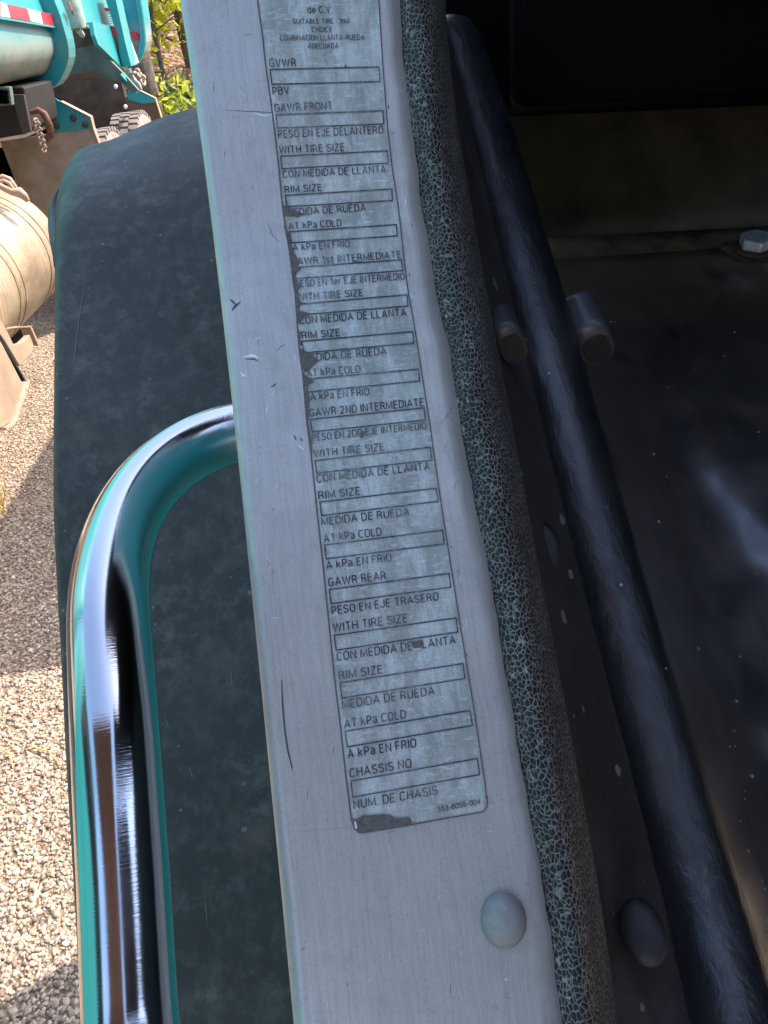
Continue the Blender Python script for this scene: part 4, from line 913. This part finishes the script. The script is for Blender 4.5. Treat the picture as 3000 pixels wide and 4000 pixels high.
# chassis, battery box, perforated step
cf = MB(); cf.box(-2.95, -2.75, .2, 9.0, .85, 1.12); cf.box(-3.45, -3.25, .2, 9.0, .85, 1.12); cf.build('chassis_rail', M['steel'], dt)
cb = MB(); cb.prism([yp(a, b, 5.3) for a, b in [(-120, 338), (92, 340), (122, 500), (95, 525), (-120, 560)]], (0, .6, 0)); cb.build('tool_box', M['steel'], dt, .01)
vs = MB(); vs.prism([yp(a, b, 5.26) for a, b in [(46, 370), (92, 370), (120, 512), (88, 524)]], (0, .03, 0)); vs.build('box_strap', m_simple('grey_strap', (.055, .047, .042), .6, .1, .3, 12), dt)
ps = MB(); hs_ = []
ps.prism([yp(a, b, 5.1) for a, b in [(-120, 340), (36, 340), (46, 410), (-120, 428)]], (0, .05, 0)); stp = ps.build('step_tread', m_simple('pale_green_tread', (.14, .19, .15), .6, .1, .4, 12), dt)
for r_ in range(3):
    for c_ in range(6):
        mb = MB(); mb.lathe([(0, .001), (0, .014), (.006, .013)], yp(5+c_*(9-.5*r_)-25+r_*4, 360+r_*18, 5.098), (0, -1, 0), 8)
        hs_.append(mb)
allh = MB()
for mb in hs_: allh.add(mb.v, mb.f, 0, True)
ho = allh.build('step_hole', M['dark'], stp); ho['kind'] = 'stuff'  # near-black discs stand in for the darkness of the holes
fb = MB(); fb.tube([yp(a, b, 5.2) for a, b in [(118, 440), (150, 430), (172, 445), (194, 490), (196, 530), (182, 545), (166, 535)]], [.012, .018, .022, .022, .02, .016, .01], 8); fb.build('flap_bracket', M['rust'], dt)
chain('chain', [yp(a, b, 5.0) for a, b in [(138, 466), (141, 478), (144, 490), (147, 501), (150, 512), (154, 523), (157, 534), (160, 545), (163, 556), (166, 568), (169, 580), (173, 592)]], .018, .0065, m_simple('dusty_chain', (.30, .20, .145), .7, .1, .3, 60))
# cream tank with hoops and step bracket
TX, TZ, TRD = -1.985, .80, .345; TYE = 4.88
tk = MB(); tk.lathe([(0, .01), (.03, TRD*.7), (.06, TRD*.93), (.10, TRD)]+[(.10+.05*k, TRD) for k in range(1, 50)]+[(2.6, TRD*.9), (2.66, .01)], (TX, TYE, TZ), (0, -1, 0), 72)
tank = tk.build('fuel_tank', M['tank'], dt)
for k, y in enumerate((4.62, 4.53, 4.10, 3.98, 3.5, 2.6)):
    hp_ = MB(); wd = (.02, .02, .05, .02, .05, .05)[k]; hp_.lathe([(0, TRD-.002), (0, TRD+.004), (wd, TRD+.004), (wd, TRD-.002)], (TX, y, TZ), (0, -1, 0), 72, smooth=False); hp_.build('tank_hoop', M['ridge'] if k % 2 else M['tank'], tank)
cp_ = MB()
cp_.tube([yp(a, b, 4.5) for a, b in [(-20, 710), (12, 690), (38, 700), (58, 730), (66, 752)]], .014, 8); cp_.tube([yp(a, b, 4.46) for a, b in [(-20, 722), (14, 706), (36, 716), (52, 740)]], .010, 8)
cp_.tube([yp(a, b, 4.42) for a, b in [(-10, 722), (45, 750), (78, 752), (96, 768), (110, 786)]], [.016, .018, .028, .022, .012], 8); cp_.build('tank_fitting', M['tanmetal'], tank)
bk = MB(); Xk = -1.60
bk.prism([xp(a, b, Xk) for a, b in [(-60, 1190), (0, 1290), (30, 1352), (38, 1345), (60, 1342), (82, 1322), (92, 1310), (111, 1357), (100, 1382), (54, 1434), (0, 1345), (-60, 1260)]], (.03, 0, 0))
bk.build('step_bracket', M['tanmetal'], dt, .004)
b2 = MB(); b2.prism([xp(a, b, Xk-.25) for a, b in [(23, 1284), (79, 1282), (92, 1312), (60, 1345), (36, 1340)]], (.02, 0, 0)); b2.build('bracket_recess', M['dark'], dt)  # near-black sheet stands in for the shade inside the recess
b3 = MB()
for a, b in (((23, 1286), (79, 1284)), ((79, 1284), (112, 1356))):
    A0, B0 = xp(*a, Xk-.04), xp(*b, Xk-.04); A1, B1 = xp(a[0]+4, a[1]-7, Xk-.04), xp(b[0]+5, b[1]-4, Xk-.04)
    b3.hexa([A0, B0, B1, A1], [A0+(.05, 0, 0), B0+(.05, 0, 0), B1+(.05, 0, 0), A1+(.05, 0, 0)])
b3.build('bracket_flange', M['tanmetal'], dt)
Xp = -1.53
pp = MB(); pp.prism([xp(a, b, Xp) for a, b in [(-120, 1150), (0, 1352), (72, 1490), (80, 1500), (30, 1648), (0, 1668), (-120, 1720)]], (.012, 0, 0)); pp.build('step_plate', M['tanmetal'], dt)
pe = MB()
for a, b in (((78, 1494), (30, 1650)), ((30, 1650), (-10, 1674))):
    A0, B0 = xp(*a, Xp-.01), xp(*b, Xp-.01); A1, B1 = xp(a[0]+9, a[1]+4, Xp-.01), xp(b[0]+5, b[1]+10, Xp-.01)
    pe.hexa([A0, B0, B1, A1], [A0+(.035, 0, 0), B0+(.035, 0, 0), B1+(.035, 0, 0), A1+(.035, 0, 0)])
A0 = [xp(a, b, Xp-.01) for a, b in [(-60, 1262), (74, 1482), (84, 1490), (-50, 1250)]]
pe.build('plate_edge', m_simple('worn_pale_edge', (.50, .38, .28), .5, .2, .2, 40), dt)
gk = MB(); gk.hexa(A0, [q+(.02, 0, 0) for q in A0]); gk.build('plate_dark_strip', M['dark'], dt)  # near-black strip along the joint of plate and bracket
# front half: cab, bonnet and front wheel (out of frame; mirrored in the polished handle)
cbn = MB(); cbn.prism([(-1.55, -3.4, .75), (-1.55, .45, .75), (-1.55, .45, 2.75), (-1.55, -1.0, 2.75), (-1.55, -1.7, 1.9), (-1.55, -3.4, 1.6)], (-2.3, 0, 0)); cbn.build('cab_body', M['teal'], dt, .05)
wg = MB(); wg.prism([(-1.54, -.95, 2.6), (-1.54, -1.5, 1.95), (-1.54, .1, 1.95), (-1.54, .1, 2.6)], (-.02, 0, 0)); wg.build('side_window', M['glass'], dt)
wheel((-1.75, -2.3, RW), RW, .28)

# ------------------------------------------------------------------ trees and shrubs on the bank behind
def leaves(mb, centres, n, spread, size, mi=0):
    for _ in range(n):
        c = centres[random.randrange(len(centres))]; p = np.array(c[:3])+np.array([random.gauss(0, 1), random.gauss(0, 1), random.gauss(0, .8)])*spread*c[3]
        d = np.array([random.gauss(0, 1) for _ in range(3)]); d /= np.linalg.norm(d); e = np.cross(d, [random.gauss(0, 1) for _ in range(3)]); e /= np.linalg.norm(e)+1e-9; f = np.cross(d, e)
        s = size*random.uniform(.55, 1.35)
        mb.add([p-d*s, p+e*s*.42+f*s*.12, p+d*s, p-e*s*.42+f*s*.12], [(0, 1, 2), (0, 2, 3)], mi)
def tree(x, y, h, r, lean, crown_lo, n, mat, label, cat='tree', spread=.42, size=.10):
    z0 = bank_z(x, y)-.1; root = empty('broadleaf_tree', (x, y, z0), label, cat, 'trees on the bank behind the dump truck')
    pts = [np.array([x+lean*t*t*h*.25+.08*math.sin(t*7+x), y+.06*math.sin(t*5), z0+h*t]) for t in np.linspace(0, 1, 9)]
    mb = MB(); mb.tube(pts, [r*(1-.8*t) for t in np.linspace(0, 1, 9)], 9); cs_ = []
    for k in range(13):
        t = crown_lo+(1-crown_lo)*k/13; i = min(7, int(t*8)); b = pts[i]+(pts[i+1]-pts[i])*(t*8-i); a = k*2.4+x; l = h*.30*(1.05-.5*t)
        mid = b+np.array([math.cos(a)*l*.5, math.sin(a)*l*.5, l*.22]); e = b+np.array([math.cos(a)*l, math.sin(a)*l, l*.25])
        mb.tube([b, mid, e], [r*.3*(1.1-t), r*.2*(1.1-t), r*.06], 6); cs_ += [(*e, 1.0), (*mid, .8), (*(e*.6+b*.4), .7)]
    cs_.append((*pts[-1], .9)); mb.build('trunk', M['bark'], root)
    lb = MB(); leaves(lb, cs_, n, spread, size); lb.build('crown', M[mat], root, recalc=False)
    return root
def shrub(x, y, h, w_, n, mat, label, size=.075):
    z0 = bank_z(x, y)-.05; root = empty('shrub', (x, y, z0), label, 'shrub', 'shrubs at the foot of the bank'); mb = MB(); cs_ = []
    for k in range(9):
        a = k*2.4+y; q = random.uniform(.3, 1); e = np.array([x+math.cos(a)*w_*q, y+math.sin(a)*w_*q, z0+h*random.uniform(.45, 1)])
        mb.tube([(x, y, z0), ((x+e[0])/2+.05, (y+e[1])/2, z0+h*.4), e], [.018, .012, .004], 5); cs_ += [(*e, 1), (*(e*.7+np.array([x, y, z0])*.3), .9), (*(e*.45+np.array([x, y, z0])*.55), .8)]
    mb.build('stem', M['bark'], root); lb = MB(); leaves(lb, cs_, n, w_*.36, size); lb.build('foliage', M[mat], root, recalc=False); return root
def at(px, py, Y): return onax(px, py, 1, Y)
v = at(572, 300, 12.6); tree(v[0], 12.6, 7.5, .21, 0, .5, 2300, 'leafg', 'dark trunked tree close behind the teal tailgate')
v = at(632, 200, 15.5); tree(v[0], 15.5, 5.0, .05, .15, .16, 5200, 'leafy', 'thin young tree with sunlit yellow green leaves right of the tailgate', size=.085)
v = at(700, 100, 17.0); tree(v[0]+.1, 17.0, 5.5, .10, -.2, .08, 5200, 'leafy', 'yellow leaved tree standing nearest the aluminium door edge')
v = at(600, 60, 20); tree(v[0], 20, 6, .13, 0, .05, 4200, 'leafg', 'mid green tree higher on the bank behind the young tree')
v = at(690, 60, 23); tree(v[0], 23, 7, .14, .2, .03, 4200, 'leafy', 'tall yellow green tree at the top of the bank')
v = at(500, 60, 18.5); tree(v[0], 18.5, 8.5, .15, .1, .3, 2600, 'leafd', 'olive tree mostly hidden by the teal tailgate')
v = at(200, 60, 19); tree(v[0]-2, 19, 9, .16, .1, .3, 1800, 'leafd', 'olive tree hidden behind the middle of the dump truck body')
v = at(820, 60, 19); tree(v[0]+.6, 19, 9, .16, .1, .3, 1800, 'leafg', 'green tree on the bank hidden behind the aluminium edge')
for px, Y, h, w_, n, mt, lb in [(600, 12.0, .85, .55, 950, 'leafd', 'dull olive shrub at the foot of the dark trunk'), (672, 12.6, 1.0, .6, 1000, 'leafd', 'olive shrub between the dark trunk and the aluminium edge'), (720, 12.2, 1.15, .5, 900, 'leafy', 'yellow green shrub touching the aluminium edge'), (640, 13.4, .8, .5, 800, 'leafg', 'low green shrub below the orange leaf litter'), (590, 14.6, .8, .5, 700, 'leafg', 'taller green shrub behind the dark trunk'), (745, 11.2, .7, .5, 800, 'leafd', 'low olive shrub just above the dark fender'), (640, 11.2, .45, .5, 700, 'leafd', 'lowest olive shrub, right of the rusty mud flap')]:
    v = at(px, 300, Y); shrub(v[0], Y, h, w_, n, mt, lb)
# dry straw blades on the gravel by the tank's shadow and by the handle
sg_ = MB()
for k in range(26):
    c = onax(random.uniform(-10, 16), random.uniform(1945, 2010), 2, 0.0); a = random.uniform(0, 6.28); l = random.uniform(.04, .12)
    sg_.tube([c, c+np.array([math.cos(a)*l*.4, math.sin(a)*l*.4, l*.7]), c+np.array([math.cos(a)*l, math.sin(a)*l, l*.8])], [.003, .002, .0006], 5)
tag(sg_.build('dry_grass', M['straw']), kind='stuff')
for i, (a, b, lb) in enumerate([((120, 2915), (240, 2990), 'long yellow straw lying on sunlit gravel left of the handle'), ((10, 2930), (50, 3000), 'short yellow straw on gravel at the left edge of the photo')]):
    A0, B0 = onax(*a, 2, .012), onax(*b, 2, .012); mb = MB(); mb.tube([A0, (A0+B0)/2+np.array([.008, .01, .006]), B0], [.0025, .0022, .0012], 6); tag(mb.build('straw', M['straw']), lb, 'straw', 'straws on the gravel')
